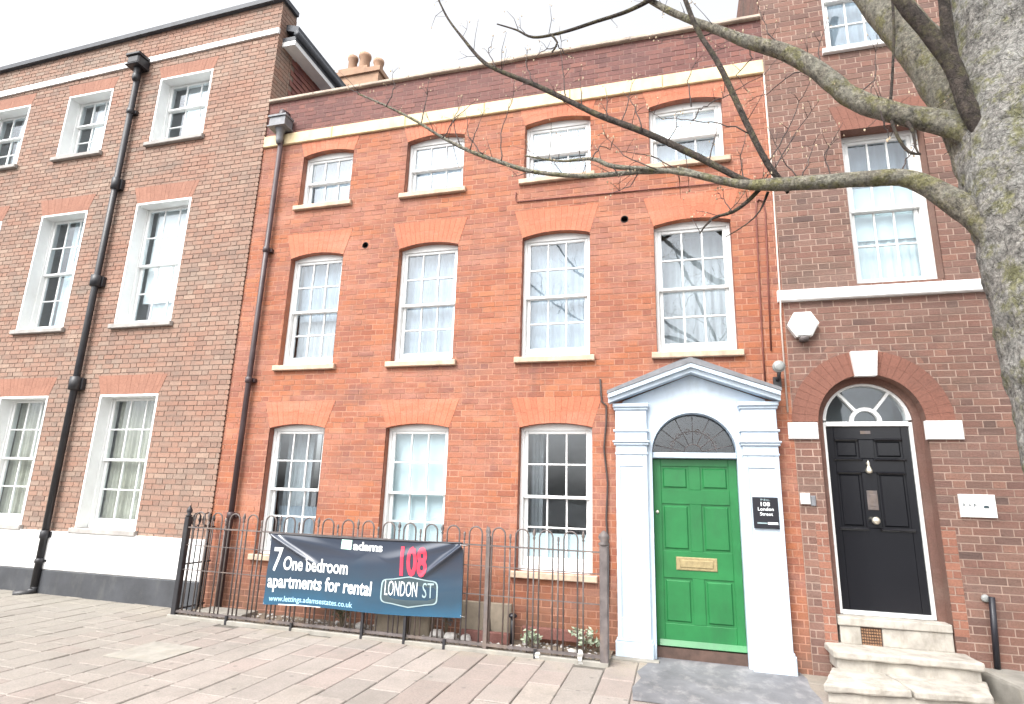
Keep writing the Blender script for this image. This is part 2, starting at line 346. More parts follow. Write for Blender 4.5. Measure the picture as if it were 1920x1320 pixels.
        return s.add(out, F, 0.0, False)
    def mesh(s, name, mat, origin=(0, 0, 0)):
        me = bpy.data.meshes.new(name); o = Vector(origin)
        me.from_pydata([(v[0] - o.x, v[1] - o.y, v[2] - o.z) for v in s.v], [], s.f)
        if any(s.t):
            a = me.attributes.new('tone', 'FLOAT', 'FACE'); a.data.foreach_set('value', s.t)
        if any(s.sm): me.polygons.foreach_set('use_smooth', s.sm)
        if isinstance(mat, str): mat = M[mat]
        me.materials.append(mat); me.update()
        return me
    def center(s):
        n = len(s.v)
        lo = [min(v[i] for v in s.v) for i in range(3)]; hi = [max(v[i] for v in s.v) for i in range(3)]
        return Vector(((lo[0] + hi[0]) / 2, (lo[1] + hi[1]) / 2, lo[2]))
    def build(s, name, mat, parent=None, kind=None, label=None):
        c = s.center(); o = bpy.data.objects.new(name, s.mesh(name, mat, c)); link(o, parent, c)
        return props(o, label, None, None, kind)
def gz(x): return -0.0075 * x
def worn_plan(name, plan, z0, z1, mat, parent, amp=.006, cell=.06, round_=.012, seed=0.0):
    """A stone block with the given convex plan (x, y), subdivided and worn by noise."""
    import bmesh
    from mathutils import noise as mn
    bm = bmesh.new(); n = len(plan)
    lo = [bm.verts.new((x, y, z0)) for x, y in plan]; hi = [bm.verts.new((x, y, z1)) for x, y in plan]
    bm.faces.new(lo[::-1]); bm.faces.new(hi)
    for i in range(n): bm.faces.new((lo[i], lo[(i + 1) % n], hi[(i + 1) % n], hi[i]))
    bmesh.ops.recalc_face_normals(bm, faces=bm.faces[:])
    bmesh.ops.bevel(bm, geom=bm.edges[:], offset=round_, segments=2, profile=.5, affect='EDGES')
    xs = [q[0] for q in plan]; ys = [q[1] for q in plan]
    def cut(axis, a, b):
        k = a + cell
        while k < b - cell * .3:
            co = [0, 0, 0]; no = [0, 0, 0]; co[axis] = k; no[axis] = 1
            bmesh.ops.bisect_plane(bm, geom=bm.verts[:] + bm.edges[:] + bm.faces[:], plane_co=co, plane_no=no); k += cell
    cut(0, min(xs), max(xs)); cut(1, min(ys), max(ys)); cut(2, z0, z1)
    bm.normal_update()
    for v in bm.verts:
        c = v.co; k = mn.noise(c * 5 + Vector((seed, 0, 0))) * .6 + mn.noise(c * 17 + Vector((0, seed, 0))) * .4
        edge = 1.6 if 0 < abs(abs(v.normal.x) + abs(v.normal.y) + abs(v.normal.z) - 1) > .15 else 1.0
        v.co = c + v.normal * (k * amp * edge)
    mb = MB(); bm.verts.index_update(); mb.add([tuple(v.co) for v in bm.verts], [tuple(v.index for v in f.verts) for f in bm.faces]); bm.free()
    return mb.build(name, mat, parent)

def arc_pts(cx, cz, r, a0, a1, n):
    return [(cx + r * math.cos(math.radians(a0 + (a1 - a0) * i / n)), cz + r * math.sin(math.radians(a0 + (a1 - a0) * i / n))) for i in range(n + 1)]
def seg_arc(x0, x1, z, rise, n=8):
    # points of a segmental arch from right to left
    if rise < .002: return [(x1, z), (x0, z)]
    w = (x1 - x0) / 2; R = (w * w + rise * rise) / (2 * rise); cx, cz = (x0 + x1) / 2, z + rise - R
    a = math.degrees(math.asin(w / R))
    return arc_pts(cx, cz, R, 90 - a, 90 + a, n)
# convex polygon clipping (x,z)
def half(poly, a, b, keep_left):
    out = []; n = len(poly)
    def d(p): return (b[0] - a[0]) * (p[1] - a[1]) - (b[1] - a[1]) * (p[0] - a[0])
    for i in range(n):
        p, q = poly[i], poly[(i + 1) % n]; dp, dq = d(p), d(q)
        if not keep_left: dp, dq = -dp, -dq
        if dp >= -1e-9: out.append(p)
        if (dp > 1e-9 and dq < -1e-9) or (dp < -1e-9 and dq > 1e-9):
            t = dp / (dp - dq); out.append((p[0] + (q[0] - p[0]) * t, p[1] + (q[1] - p[1]) * t))
    return out
def area(p):
    return abs(sum(p[i][0] * p[(i + 1) % len(p)][1] - p[(i + 1) % len(p)][0] * p[i][1] for i in range(len(p)))) / 2
def bbox(p): return min(q[0] for q in p), max(q[0] for q in p), min(q[1] for q in p), max(q[1] for q in p)
def subtract(polys, hole):
    hb = bbox(hole); n = len(hole); res = []
    for poly in polys:
        pb = bbox(poly)
        if pb[0] >= hb[1] or pb[1] <= hb[0] or pb[2] >= hb[3] or pb[3] <= hb[2]: res.append(poly); continue
        rest = poly
        order = sorted(range(n), key=lambda i: abs(hole[(i + 1) % n][0] - hole[i][0]) / (math.hypot(hole[(i + 1) % n][0] - hole[i][0], hole[(i + 1) % n][1] - hole[i][1]) + 1e-9))
        for i in order:
            a, b = hole[i], hole[(i + 1) % n]
            o = half(rest, a, b, False)
            if len(o) > 2 and area(o) > 2e-4: res.append(o)
            rest = half(rest, a, b, True)
            if len(rest) < 3 or area(rest) < 1e-6: break
    return res
def project(p):
    d = Vector(p) - CPOS; q = d.dot(CF)
    if q < .1: return None
    return 964 + 1088.23 * d.dot(CR) / q, 675 - 1088.23 * d.dot(CU) / q

# ---------------------------------------------------------------- brickwork
CH = .075
def brick_wall(house, x0, x1, z0, z1, holes, yf, mat, depth=.012, n_parts=300, seed=1, shift=0.0, top=None, name='brick'):
    rnd = random.Random(seed); whole = []; cut = []
    st, hd, jt = .215, .1025, .011
    per = st + hd + 2 * jt
    rows = int(math.ceil((z1 - z0) / CH))
    for r in range(rows):
        zb = z0 + r * CH; zt = min(zb + CH - jt, z1)
        if zt - zb < .01: continue
        x = x0 - per + (0 if r % 2 == 0 else per / 2) + shift - per
        k = 0
        while x < x1:
            L = st if k % 2 == 0 else hd
            a, b = max(x, x0), min(x + L, x1)
            if b - a > .02:
                j = rnd.uniform(-.0015, .0015)
                poly = [(a + j, zb + rnd.uniform(-.001, .001)), (b + j, zb + rnd.uniform(-.001, .001)), (b + j, zt), (a + j, zt)]
                ps = [poly]
                for h in holes:
                    ps = subtract(ps, h)
                    if not ps: break
                if top and ps:
                    ps = [q for q in (half(p, top[0], top[1], False) for p in ps) if len(q) > 2 and area(q) > 3e-4]
                y = yf + rnd.uniform(-.002, .002)
                if ps and ps[0] is poly and abs((b - a) - L) < 1e-6: whole.append((a, zb, L, y))
                else:
                    for p in ps: cut.append((p, y))
            x += L + jt; k += 1
    def score(w):
        c = project((w[0] + w[2] / 2, w[3], w[1] + .03))
        if not c or not (5 < c[0] < 1915 and 5 < c[1] < 1315): return 1e9
        return (Vector((w[0], w[3], w[1])) - CPOS).length - (.6 if w[2] > .15 else 0)
    whole.sort(key=score)
    proto = {}
    for L in (st, hd):
        proto[L] = MB().box(0, L, 0, depth, 0, CH - jt).mesh(name, mat)
    for a, zb, L, y in whole[:n_parts]:
        o = bpy.data.objects.new(name, proto[L]); link(o, house, (a, y, zb))
    mb = MB()
    for a, zb, L, y in whole[n_parts:]:
        mb.prism([(a, zb), (a + L, zb), (a + L, zb + CH - jt), (a, zb + CH - jt)], y, y + depth, rnd.random() * .98 + .01, back=False)
    for p, y in cut: mb.prism(p, y, y + depth, rnd.random() * .98 + .01, back=False)
    if mb.v:
        mb.build('brickwork', mat, house, kind='stuff')
def wall_sheet(house, x0, x1, z0, z1, holes, y, mat, reveal, rmat, top=None):
    # mortar face with openings, plus the reveals of the openings
    mb = MB(); nx, nz = max(1, int((x1 - x0) / .8)), max(1, int((z1 - z0) / .8))
    for i in range(nx):
        for k in range(nz):
            a, b = x0 + (x1 - x0) * i / nx, x0 + (x1 - x0) * (i + 1) / nx; c, d = z0 + (z1 - z0) * k / nz, z0 + (z1 - z0) * (k + 1) / nz
            ps = [[(a, c), (b, c), (b, d), (a, d)]]
            for h in holes: ps = subtract(ps, h)
            if top: ps = [q for q in (half(p, top[0], top[1], False) for p in ps) if len(q) > 2]
            for p in ps: mb.add([(u, y, v) for u, v in p], [tuple(range(len(p)))])
    mb.build('wall', mat, house)
    for h, dep in zip(holes, reveal):
        if not dep: continue
        n = len(h); rv = MB()
        for i in range(n):
            p, q = h[i], h[(i + 1) % n]
            rv.add([(p[0], y - .006, p[1]), (q[0], y - .006, q[1]), (q[0], y + dep, q[1]), (p[0], y + dep, p[1])], [(0, 1, 2, 3)], random.random() * .9 + .05)
        rv.build('window_reveal', rmat, house)
def flat_arch(house, x0, x1, z, rise, h, over, yf, mat, seed=0):
    rnd = random.Random(seed); w = x1 - x0; n = max(6, int(round(w / .07))); zt = z + rise + h
    bot = list(reversed(seg_arc(x0, x1, z, rise, n if n % 2 == 0 else n + 1))) if rise > .002 else [(x0 + w * i / n, z) for i in range(n + 1)]
    n = len(bot) - 1; mb = MB(); j = .0012
    for i in range(n):
        ta, tb = x0 - over + (w + 2 * over) * i / n, x0 - over + (w + 2 * over) * (i + 1) / n
        y = yf - .003 + rnd.uniform(-.001, .001)
        mid = .5 + rnd.uniform(-.12, .12)
        p = [(bot[i][0] + j, bot[i][1] + .001), (bot[i + 1][0] - j, bot[i + 1][1] + .001), (tb - j, zt), (ta + j, zt)]
        l0, l1 = (p[0][0] + (p[3][0] - p[0][0]) * mid, p[0][1] + (p[3][1] - p[0][1]) * mid), (p[1][0] + (p[2][0] - p[1][0]) * mid, p[1][1] + (p[2][1] - p[1][1]) * mid)
        mb.prism([p[0], p[1], l1, l0], y, y + .014, rnd.random() * .9 + .05, back=False)
        mb.prism([(l0[0], l0[1] + .0015), (l1[0], l1[1] + .0015), p[2], p[3]], y, y + .014, rnd.random() * .9 + .05, back=False)
    mb.build('window_arch', mat, house, kind='stuff')
def arch_hole(x0, x1, z, rise, h, over):
    return [(x0, z - .001), (x1, z - .001), (x1 + over, z + rise + h), (x0 - over, z + rise + h)]

# ---------------------------------------------------------------- sash windows
PANE = {}
def pane(parent, x0, x1, y, z0, z1, rot=True):
    k = (round(x1 - x0, 3), round(z1 - z0, 3))
    if k not in PANE:
        PANE[k] = MB().box(-k[0] / 2, k[0] / 2, -.002, .002, 0, k[1]).mesh('pane', 'glass')
    o = bpy.data.objects.new('pane', PANE[k]); link(o, parent, ((x0 + x1) / 2, y, z0))
    if rot: o.rotation_euler = (random.uniform(-.006, .006), 0, random.uniform(-.008, .008))
    return o
def sash(parent, name, x0, x1, z0, z1, y0, y1, ncol, nrow, stile=.045, top=.045, bot=.045, bar=.02, headpoly=None, mat='white_paint'):
    mb = MB()
    mb.bev(x0, x0 + stile, y0, y1, z0, z1, .006).bev(x1 - stile, x1, y0, y1, z0, z1, .006)
    mb.bev(x0 + stile, x1 - stile, y0 + .001, y1 - .001, z0, z0 + bot, .006)
    if headpoly: mb.prism(headpoly, y0 + .001, y1 - .001)
    else: mb.bev(x0 + stile, x1 - stile, y0 + .001, y1 - .001, z1 - top, z1, .006)
    gx0, gx1, gz0, gz1 = x0 + stile, x1 - stile, z0 + bot, z1 - top
    cw, rh = (gx1 - gx0) / ncol, (gz1 - gz0) / nrow
    for i in range(1, ncol): mb.bev(gx0 + cw * i - bar / 2, gx0 + cw * i + bar / 2, y0 + .006, y1 - .006, gz0, gz1, .005)
    for k in range(1, nrow): mb.bev(gx0, gx1, y0 + .0075, y1 - .0075, gz0 + rh * k - bar / 2, gz0 + rh * k + bar / 2, .005)
    s = mb.build(name, mat, parent)
    ym = (y0 + y1) / 2
    for i in range(ncol):
        for k in range(nrow):
            pane(parent, gx0 + cw * i + (bar / 2 if i else 0), gx0 + cw * (i + 1) - (bar / 2 if i < ncol - 1 else 0), ym + .004, gz0 + rh * k + (bar / 2 if k else 0), gz0 + rh * (k + 1) - (bar / 2 if k < nrow - 1 else 0))
    return s
def drape(parent, name, mat, x0, x1, y, z0, z1, folds=9, amp=.012, thick=.004, bottom_wave=0.0):
    mb = MB(); n = folds * 6; ph = random.uniform(0, 6)
    f, b = [], []
    for i in range(n + 1):
        t = i / n; x = x0 + (x1 - x0) * t; dy = amp * math.sin(t * folds * 2 * math.pi + ph) + amp * .5 * math.sin(t * folds * 3.3 + ph)
        f.append((x, y + dy))
    vs = [(x, yy, z0) for x, yy in f] + [(x, yy, z1) for x, yy in f] + [(x, yy + thick, z0) for x, yy in f] + [(x, yy + thick, z1) for x, yy in f]
    m = n + 1; fs = []
    for i in range(n): fs += [(i, i + 1, i + 1 + m, i + m), (i + 2 * m, i + 3 * m, i + 1 + 3 * m, i + 1 + 2 * m)]
    mb.add(vs, fs, 0, True); return mb.build(name, mat, parent)
def blind(parent, name, mat, x0, x1, y, z0, z1, slats=0):
    mb = MB()
    if slats:
        n = int((z1 - z0) / slats)
        for i in range(n): mb.box(x0, x1, y, y + .003, z0 + i * slats + .002, z0 + (i + 1) * slats - .002)
    else: mb.box(x0, x1, y, y + .003, z0, z1)
    return mb.build(name, mat, parent)
def window(house, x0, x1, z0, z1, rise, yd, rows, sill=None, fw=.035, lining=0.0, yl=0.0, split=.5, bot=.085, label=None, ncol=3, head=.03):
    """Sash window in an opening. yd: y of the frame front. rows: glazing rows (upper, lower). Returns the window part."""
    w = MB()
    if lining:
        w.box(x0 - .002, x0 + .03, yl, yd, z0, z1).box(x1 - .03, x1 + .002, yl, yd, z0, z1).box(x0 + .03, x1 - .03, yl + .001, yd, z1 - .03, z1 + .002)
        ix0, ix1, iz1 = x0 + .0, x1 - .0, z1 - .0
    else: ix0, ix1, iz1 = x0, x1, z1
    fb = .05
    w.bev(ix0, ix0 + fw, yd, yd + .13, z0, iz1, .006).bev(ix1 - fw, ix1, yd, yd + .13, z0, iz1, .006)
    w.box(ix0 + fw, ix1 - fw, yd - .012, yd + .13, z0, z0 + fb)
    top = list(seg_arc(ix0, ix1, iz1, rise)) if rise > .002 else None
    if top: w.prism([(ix0 + .001, iz1 - head), (ix1 - .001, iz1 - head)] + top, yd + .001, yd + .13)
    else: w.box(ix0 + fw, ix1 - fw, yd + .001, yd + .13, iz1 - head, iz1)
    wp = w.build('window', 'white_paint', house, label=label)
    zs0, zs1 = z0 + fb, iz1 - head
    zm = zs0 + (zs1 - zs0) * split
    a, b = ix0 + fw, ix1 - fw
    sash(wp, 'upper_sash', a, b, zm - .018, zs1, yd + .018, yd + .058, ncol, rows[0], bot=.036, top=.04)
    sash(wp, 'lower_sash', a + .002, b - .002, zs0, zm + .018, yd + .063, yd + .103, ncol, rows[1], bot=bot, top=.036)
    if sill:
        sz, so, sp, sm = sill    # thickness, overhang, projection, material
        yb = yd
        MB().bev(x0 - so, x1 + so, yl - sp, yl - .0, z0 - sz, z0, .008).box(x0 + .001, x1 - .001, yl, yd + .1, z0 - sz + .004, z0 - .002).build('window_sill', sm, wp)
    return wp
# ---------------------------------------------------------------- ground
def sheet(name, pts, mat, kind='structure', parent=None):
    mb = MB(); mb.add(pts, [tuple(range(len(pts)))]); o = mb.build(name, mat, parent); o['kind'] = kind; return o
sheet('road', [(-300, -300, -.16), (300, -300, -.16), (300, 300, -.16), (-300, 300, -.16)], 'asphalt')
pv = bpy.data.objects.new('pavement', None)
bedm = MB(); bedm.add([(-16, -4.2, gz(-16) - .012), (9, -4.2, gz(9) - .012), (9, .3, gz(9) - .012), (-16, .3, gz(-16) - .012), (-16, -4.2, -.3), (9, -4.2, -.3)],
                      [(0, 1, 2, 3), (4, 5, 1, 0)])
pv = bpy.data.objects.new('pavement', bedm.mesh('pavement', 'joint')); link(pv); props(pv, 'stone paved footway in front of the brick houses', None, None, 'structure')
cand = []
rnd = random.Random(5)
colx = [-.73 - .305 * k for k in range(50)][::-1] + [-.425 + .305 * k for k in range(31)]
for i in range(len(colx) - 1):
    xa, xb = colx[i], colx[i + 1]
    y = -4.2 + rnd.uniform(-.5, 0)
    while y < .2:
        L = rnd.choice([.42, .5, .56, .62, .72]) if xa > -4.6 else rnd.choice([.2, .3, .42, .5])
        y2 = min(y + L, .2)
        incov = xa > -5.32 and xb < -4.68
        if incov and y < -2.09 < y2: y2 = -2.09
        if incov and y > -2.1 and y < -1.49: y2 = -1.49
        cover = incov and y > -2.095 and y < -1.495
        if xa > -.2 and xb < 1.0 and y < -1.36 < y2: y2 = -1.36
        bed = xa > -6.3 and xb < -.5 and y > -.7
        patch = xa > -.2 and xb < 1.0 and y > -1.35
        if not cover and not bed and not patch and y2 - y > .06 and y2 > -4.2: cand.append((xa + .004, xb - .004, max(y, -4.2) + .004, y2 - .004))
        y = y2
def sscore(s):
    c = project(((s[0] + s[1]) / 2, (s[2] + s[3]) / 2, 0))
    d = (Vector(((s[0] + s[1]) / 2, (s[2] + s[3]) / 2, 0)) - CPOS).length
    return d if c and 0 < c[0] < 1920 and c[1] < 1330 else 100 + d
cand.sort(key=sscore)
def slab_box(mb, s, tone=0.0):
    xa, xb, ya, yb = s; h = rnd.uniform(-.003, .003); t1, t2 = rnd.uniform(-.0025, .0025), rnd.uniform(-.0025, .0025); b = .007
    za, zb = gz(xa) + h, gz(xb) + h
    v = [(xa, ya, za - .03), (xb, ya, zb - .03), (xb, yb, zb - .03), (xa, yb, za - .03), (xa, ya, za - b + t1), (xb, ya, zb - b + t1), (xb, yb, zb - b + t2), (xa, yb, za - b + t2),
         (xa + b, ya + b, za + t1), (xb - b, ya + b, zb + t1), (xb - b, yb - b, zb + t2), (xa + b, yb - b, za + t2)]
    mb.add(v, [(0, 1, 5, 4), (1, 2, 6, 5), (2, 3, 7, 6), (3, 0, 4, 7), (4, 5, 9, 8), (5, 6, 10, 9), (6, 7, 11, 10), (7, 4, 8, 11), (8, 9, 10, 11)], tone)
for s in cand[:290]:
    mb = MB(); slab_box(mb, s); mb.build('paving_slab', 'slab', pv)
mb = MB()
for s in cand[290:]: slab_box(mb, s, rnd.random() * .9 + .05)
mb.build('outer_paving', 'slab', pv, kind='stuff')
# inspection cover, tarmac patch and mortar strips
mb = MB()
for xa, xb, ya, yb, h in ((-5.300, -4.700, -2.086, -1.494, .004),):
    mb.add([(xa, ya, gz(xa) + h), (xb, ya, gz(xb) + h), (xb, yb, gz(xb) + h), (xa, yb, gz(xa) + h), (xa, ya, -.03), (xb, ya, -.03), (xb, yb, -.03), (xa, yb, -.03)],
           [(0, 1, 2, 3), (0, 4, 5, 1), (1, 5, 6, 2), (2, 6, 7, 3), (3, 7, 4, 0)])
mb.build('inspection_cover', 'pale_concrete', pv)
pts = []
for i in range(26):
    t = i / 25; pts.append((-.40 + 1.52 * t, -1.45))
pts += [(1.13, -1.1), (1.15, -.8), (1.13, -.5), (1.16, -.2), (1.12, .1), (-.30, .1), (-.34, -.3), (-.42, -.6), (-.37, -.8), (-.43, -1.1)]
mb = MB(); mb.add([(x, y, gz(x) + .007) for x, y in pts], [tuple(range(len(pts)))])
tp = mb.build('tarmac_patch', 'tarmac_patch'); tp['kind'] = 'structure'
# bed between railings and the middle house
mb = MB(); nx, ny = 60, 8
vs = [( -6.1 + 5.4 * i / nx, -.5 + .5 * k / ny, gz(-6.1 + 5.4 * i / nx) + .022 + .022 * rnd.random()) for k in range(ny + 1) for i in range(nx + 1)]
mb.add(vs, [(k * (nx + 1) + i, k * (nx + 1) + i + 1, (k + 1) * (nx + 1) + i + 1, (k + 1) * (nx + 1) + i) for k in range(ny) for i in range(nx)])
b = mb.build('planting_bed', 'soil'); b['kind'] = 'structure'
mb = MB()
for i in range(420):
    x = rnd.uniform(-6.0, -.85); y = rnd.uniform(-.46, -.03); r = rnd.uniform(.006, .022)
    mb.blob((x, y, gz(x) + .04), (r, r, r * .7), i, 0, .3)
mb.build('gravel', 'rock')['kind'] = 'stuff'
mb = MB(); mb.bev(-6.12, -.70, -.545, -.46, -.02, .035, .006)
kb = MB(); kb.add([(x, y, z + gz(x)) for x, y, z in mb.v], mb.f); o = kb.build('kerb', 'pale_concrete'); o['kind'] = 'structure'

# ---------------------------------------------------------------- left house (brown brick)
LH = thing('brick_house', 'brown brick house with white painted plinth and black downpipe, left of the orange house', 'house', (-9.8, 0, gz(-9.8)))
YL = -.02
lc = {'A': (-12.66, -11.56), 'B': (-10.60, -9.56), 'C': (-8.50, -7.39)}
lf = {0: (.99, 2.96), 1: (4.08, 6.18), 2: (7.31, 8.59)}
Lholes = []; Larch = []
for k, (a, b_) in lc.items():
    for fl, (z0, z1) in lf.items():
        Lholes.append([(a, z0), (b_, z0), (b_, z1), (a, z1)])
        if fl != 2: Larch.append((a, b_, z1, .30, .11))
        else: Larch.append((a, b_, z1, .24, .08))
ltop = ((-13.5, 9.44), (-6.15, 9.69))
band = [(-13.6, 8.86), (-6.14, 9.035), (-6.14, 9.135), (-13.6, 8.985)]
Lx = [[(-13.6, .0), (-6.1, .0), (-6.1, .925), (-13.6, .925)], band]
brick_wall(LH, -13.5, -6.155, .9, 9.75, Lholes + [arch_hole(a, b_, z, 0, h, o_) for a, b_, z, h, o_ in Larch] + Lx, YL, 'brick_brown', seed=2, top=ltop)
wall_sheet(LH, -13.5, -6.158, .0, 9.75, Lholes, YL + .007, 'mortar_brown', [.0] * len(Lholes), 'brick_brown', top=ltop)
for i, (a, b_, z, h, o_) in enumerate(Larch): flat_arch(LH, a, b_, z, 0, h, o_, YL, 'brick_arch_brown', i)
mb = MB(); mb.prism(band, YL - .03, YL + .01); mb.build('string_course', 'white_render', LH)
mb = MB(); mb.prism([(-13.6, 9.44), (-6.10, 9.685), (-6.10, 9.77), (-13.6, 9.53)], YL - .07, YL + .36); mb.build('coping', 'slate', LH)
mb = MB(); mb.bev(-13.5, -6.15, YL - .045, YL + .005, .392, .928, .012); mb.build('plinth', 'white_render', LH)
mb = MB(); mb.bev(-13.5, -6.147, YL - .05, YL + .004, -.05, .39, .01); mb.build('plinth_base', 'dark_render', LH)
# return wall, hung tiles and eaves above the middle house
mb = MB(); rr = random.Random(4)
for r in range(int((9.68 - 7.6) / CH)):
    zb = 7.6 + r * CH
    ys = [(-.02, .085), (.096, .311), (.322, .36)] if r % 2 else [(-.02, .195), (.206, .311), (.322, .36)]
    for ya, yb in ys: mb.box(-6.156, -6.146, ya, yb, zb, zb + CH - .011, rr.random() * .9 + .05)
for r in range(int(7.6 / CH)):
    zb = .9 + r * CH
    if zb < 7.6: mb.box(-6.158, -6.142 + rr.uniform(0, .004), YL - .003, .0, zb, zb + CH - .022, rr.random() * .9 + .05)
mb.build('return_brickwork', 'brick_brown', LH, kind='stuff')
mb = MB(); mb.box(-6.3, -6.1555, YL + .01, 5.2, 7.0, 9.0).box(-6.3, -6.155, YL + .01, .36, 9.0, 9.7); mb.box(-13.5, -13.4, YL + .02, 6.0, -.05, 9.4); mb.build('return_wall', 'mortar_brown', LH)
mb = MB()
for r in range(14):
    zb = 7.55 + r * .1
    for k in range(30):
        ya = .37 + k * .165 + (.08 if r % 2 else 0); x = -6.135 + rr.uniform(-.003, .003)
        mb.add([(x, ya, zb), (x, ya + .16, zb), (x - .018, ya + .16, zb + .115), (x - .018, ya, zb + .115), (x - .012, ya, zb), (x - .012, ya + .16, zb)], [(0, 1, 2, 3), (4, 5, 1, 0)], rr.random() * .9 + .05)
mb.build('hung_tiles', 'hung_tile', LH, kind='stuff')
mb = MB(); mb.box(-6.155, -5.93, .12, 5.2, 8.885, 8.90).box(-5.93, -5.90, .09, 5.2, 8.87, 8.955).box(-6.155, -5.93, .09, .12, 8.87, 8.955); mb.build('eaves', 'white_paint', LH)
mb = MB(); mb.box(-6.155, -5.89, .085, 5.25, 8.957, 9.03)
mb.tube([(-5.87, .06, 9.06), (-5.87, 5.2, 9.06)], .055, 8)
mb.add([(-5.85, .07, 9.08), (-5.85, 5.2, 9.08), (-7.5, 5.2, 9.9), (-7.5, .4, 9.9), (-5.85, .07, 9.20), (-5.85, 5.2, 9.20), (-7.5, 5.2, 10.02), (-7.5, .4, 10.02)], [(0, 1, 5, 4), (4, 5, 6, 7), (0, 4, 7, 3), (0, 3, 2, 1)])
mb.build('roof', 'slate', LH)
ch = MB(); ch.box(-7.75, -6.62, 3.9, 4.5, 9.0, 11.55).box(-7.80, -6.57, 3.85, 4.55, 11.55, 11.68).box(-7.75, -6.95, 3.9, 4.5, 11.68, 11.80)
chp = ch.build('chimney', 'terracotta', LH)
for x, zt, r in ((-7.56, 12.36, .125), (-7.22, 12.36, .15), (-6.82, 12.12, .13)):
    MB().lathe([(r * 1.05, 0), (r * .95, .1), (r * .85, zt - 11.68 - .12), (r * 1.05, zt - 11.68 - .08), (r * 1.05, zt - 11.68), (r * .7, zt - 11.68), (r * .7, zt - 11.9)], (x, 4.2, 11.68), 12).build('chimney_pot', 'terracotta', chp)
lsill = (.07, .05, .06, 'grey_stone')
for k, (a, b_) in lc.items():
    for fl, (z0, z1) in lf.items():
        rows, sp = ((1, 2), .6) if fl == 2 else ((2, 2), .5)
        w = window(LH, a, b_, z0, z1, 0, .15, rows, lsill, .05, .03, YL - .004, sp)
        yb = .32
        if fl == 2: blind(w, 'blind', 'white_blind', a + (.3 if k != 'A' else .4), b_ - .08, yb, z0, z1)
        elif fl == 1 and k == 'C': blind(w, 'blind', 'white_blind', a + .1, b_ - .05, yb, z0 + .45, z1); drape(w, 'curtain', 'pale_blue_blind', a + .25, b_ - .05, yb + .05, z0, z0 + .5, 6, .008)
        elif fl == 1: drape(w, 'curtain', 'pale_blue_blind', a + .36, b_ - .06, yb, z0 + .1, z1, 7)
        else: drape(w, 'curtain', 'cream_curtain', a + .06, b_ - .06, yb, z0, z1, 12, .016)
mb = MB(); mb.box(-13.6, -6.3, 2.4, 2.5, 0, 9.6)
for z in (.3, 3.45, 6.75, 9.0): mb.box(-13.6, -6.305, .2, 2.4, z, z + .15)
mb.build('interior', 'interior', LH)

# ---------------------------------------------------------------- middle house (orange brick)
MH = thing('brick_house', 'orange brick three storey town house with the white door surround and green door', 'house', (-2.4, 0, gz(-2.4)))
XM0, XM1 = -6.145, 1.25
mwin = {2: [(-5.373, -4.513), (-3.624, -2.735), (-1.849, -.944), (-.182, .725)], 1: [(-5.379, -4.512), (-3.625, -2.747), (-1.844, -.955), (-.160, .740)], 0: [(-5.389, -4.524), (-3.615, -2.741), (-1.819, -.930)]}
mz = {2: (5.79, 6.632, .062, .20, .08), 1: (3.32, 4.947, .062, .325, .115), 0: (.785, 2.445, .052, .315, .12)}
Mh, Ma = [], []
for fl, ws in mwin.items():
    z0, z1, rise, h, ov = mz[fl]
    for a, b_ in ws:
        Mh.append([(a, z0), (b_, z0)] + seg_arc(a, b_, z1, rise)); Ma.append((a, b_, z1, rise, h, ov))
vent_c = [(-4.169, 5.055), (-.514, 5.079)]
vh = [arc_pts(x, z, .048, 0, 330, 11) for x, z in vent_c]
door_hole = [(-.27, -.1), (.68, -.1)] + arc_pts(.205, 2.16, .475, 0, 180, 14)
bh = Mh + [arch_hole(*a) for a in Ma] + vh + [[(-.655, -.1), (1.075, -.1), (1.075, 2.75), (-.655, 2.75)]]
brick_wall(MH, XM0, XM1, -.03, 6.895, bh, 0, 'brick_orange', seed=3)
brick_wall(MH, XM0, XM1, 7.07, 7.70, [], .004, 'brick_plum', seed=4, n_parts=0)
wall_sheet(MH, XM0 - .003, XM1, -.05, 7.0, Mh + vh + [door_hole], .0035, 'mortar_orange', [.1] * len(Mh) + [.12, .12] + [0], 'brick_orange')
wall_sheet(MH, XM0 - .003, XM1, 7.0, 7.72, [], .0075, 'mortar_dark', [], 'brick_plum')
for i, a in enumerate(Ma): flat_arch(MH, a[0], a[1], a[2], a[3], a[4], a[5], 0, 'brick_rubbed', 50 + i)
for i in range(6):
    xa, xb = -6.14 + (7.38) * i / 6, -6.14 + 7.38 * (i + 1) / 6
    MB().bev(xa + .002, xb - .002, -.035, .02, 6.885, 7.078, .01).build('string_course', 'cream_band', MH)
for i in range(9):
    xa, xb = -6.14 + 7.39 * i / 9, -6.14 + 7.39 * (i + 1) / 9
    MB().bev(xa + .002, xb - .002, -.05, .34, 7.70 + random.uniform(-.003, .003), 7.752, .01).build('coping', 'coping', MH)
for x, z in vent_c:
    mb = MB(); mb.ring_strip(arc_pts(x, z, .05, 0, 360, 16), arc_pts(x, z, .04, 0, 360, 16), -.004, .1); mb.prism(arc_pts(x, z, .041, 0, 345, 15), .095, .11); mb.build('vent', 'hole', MH)
msill = (.072, .06, .055, 'sand_stone')
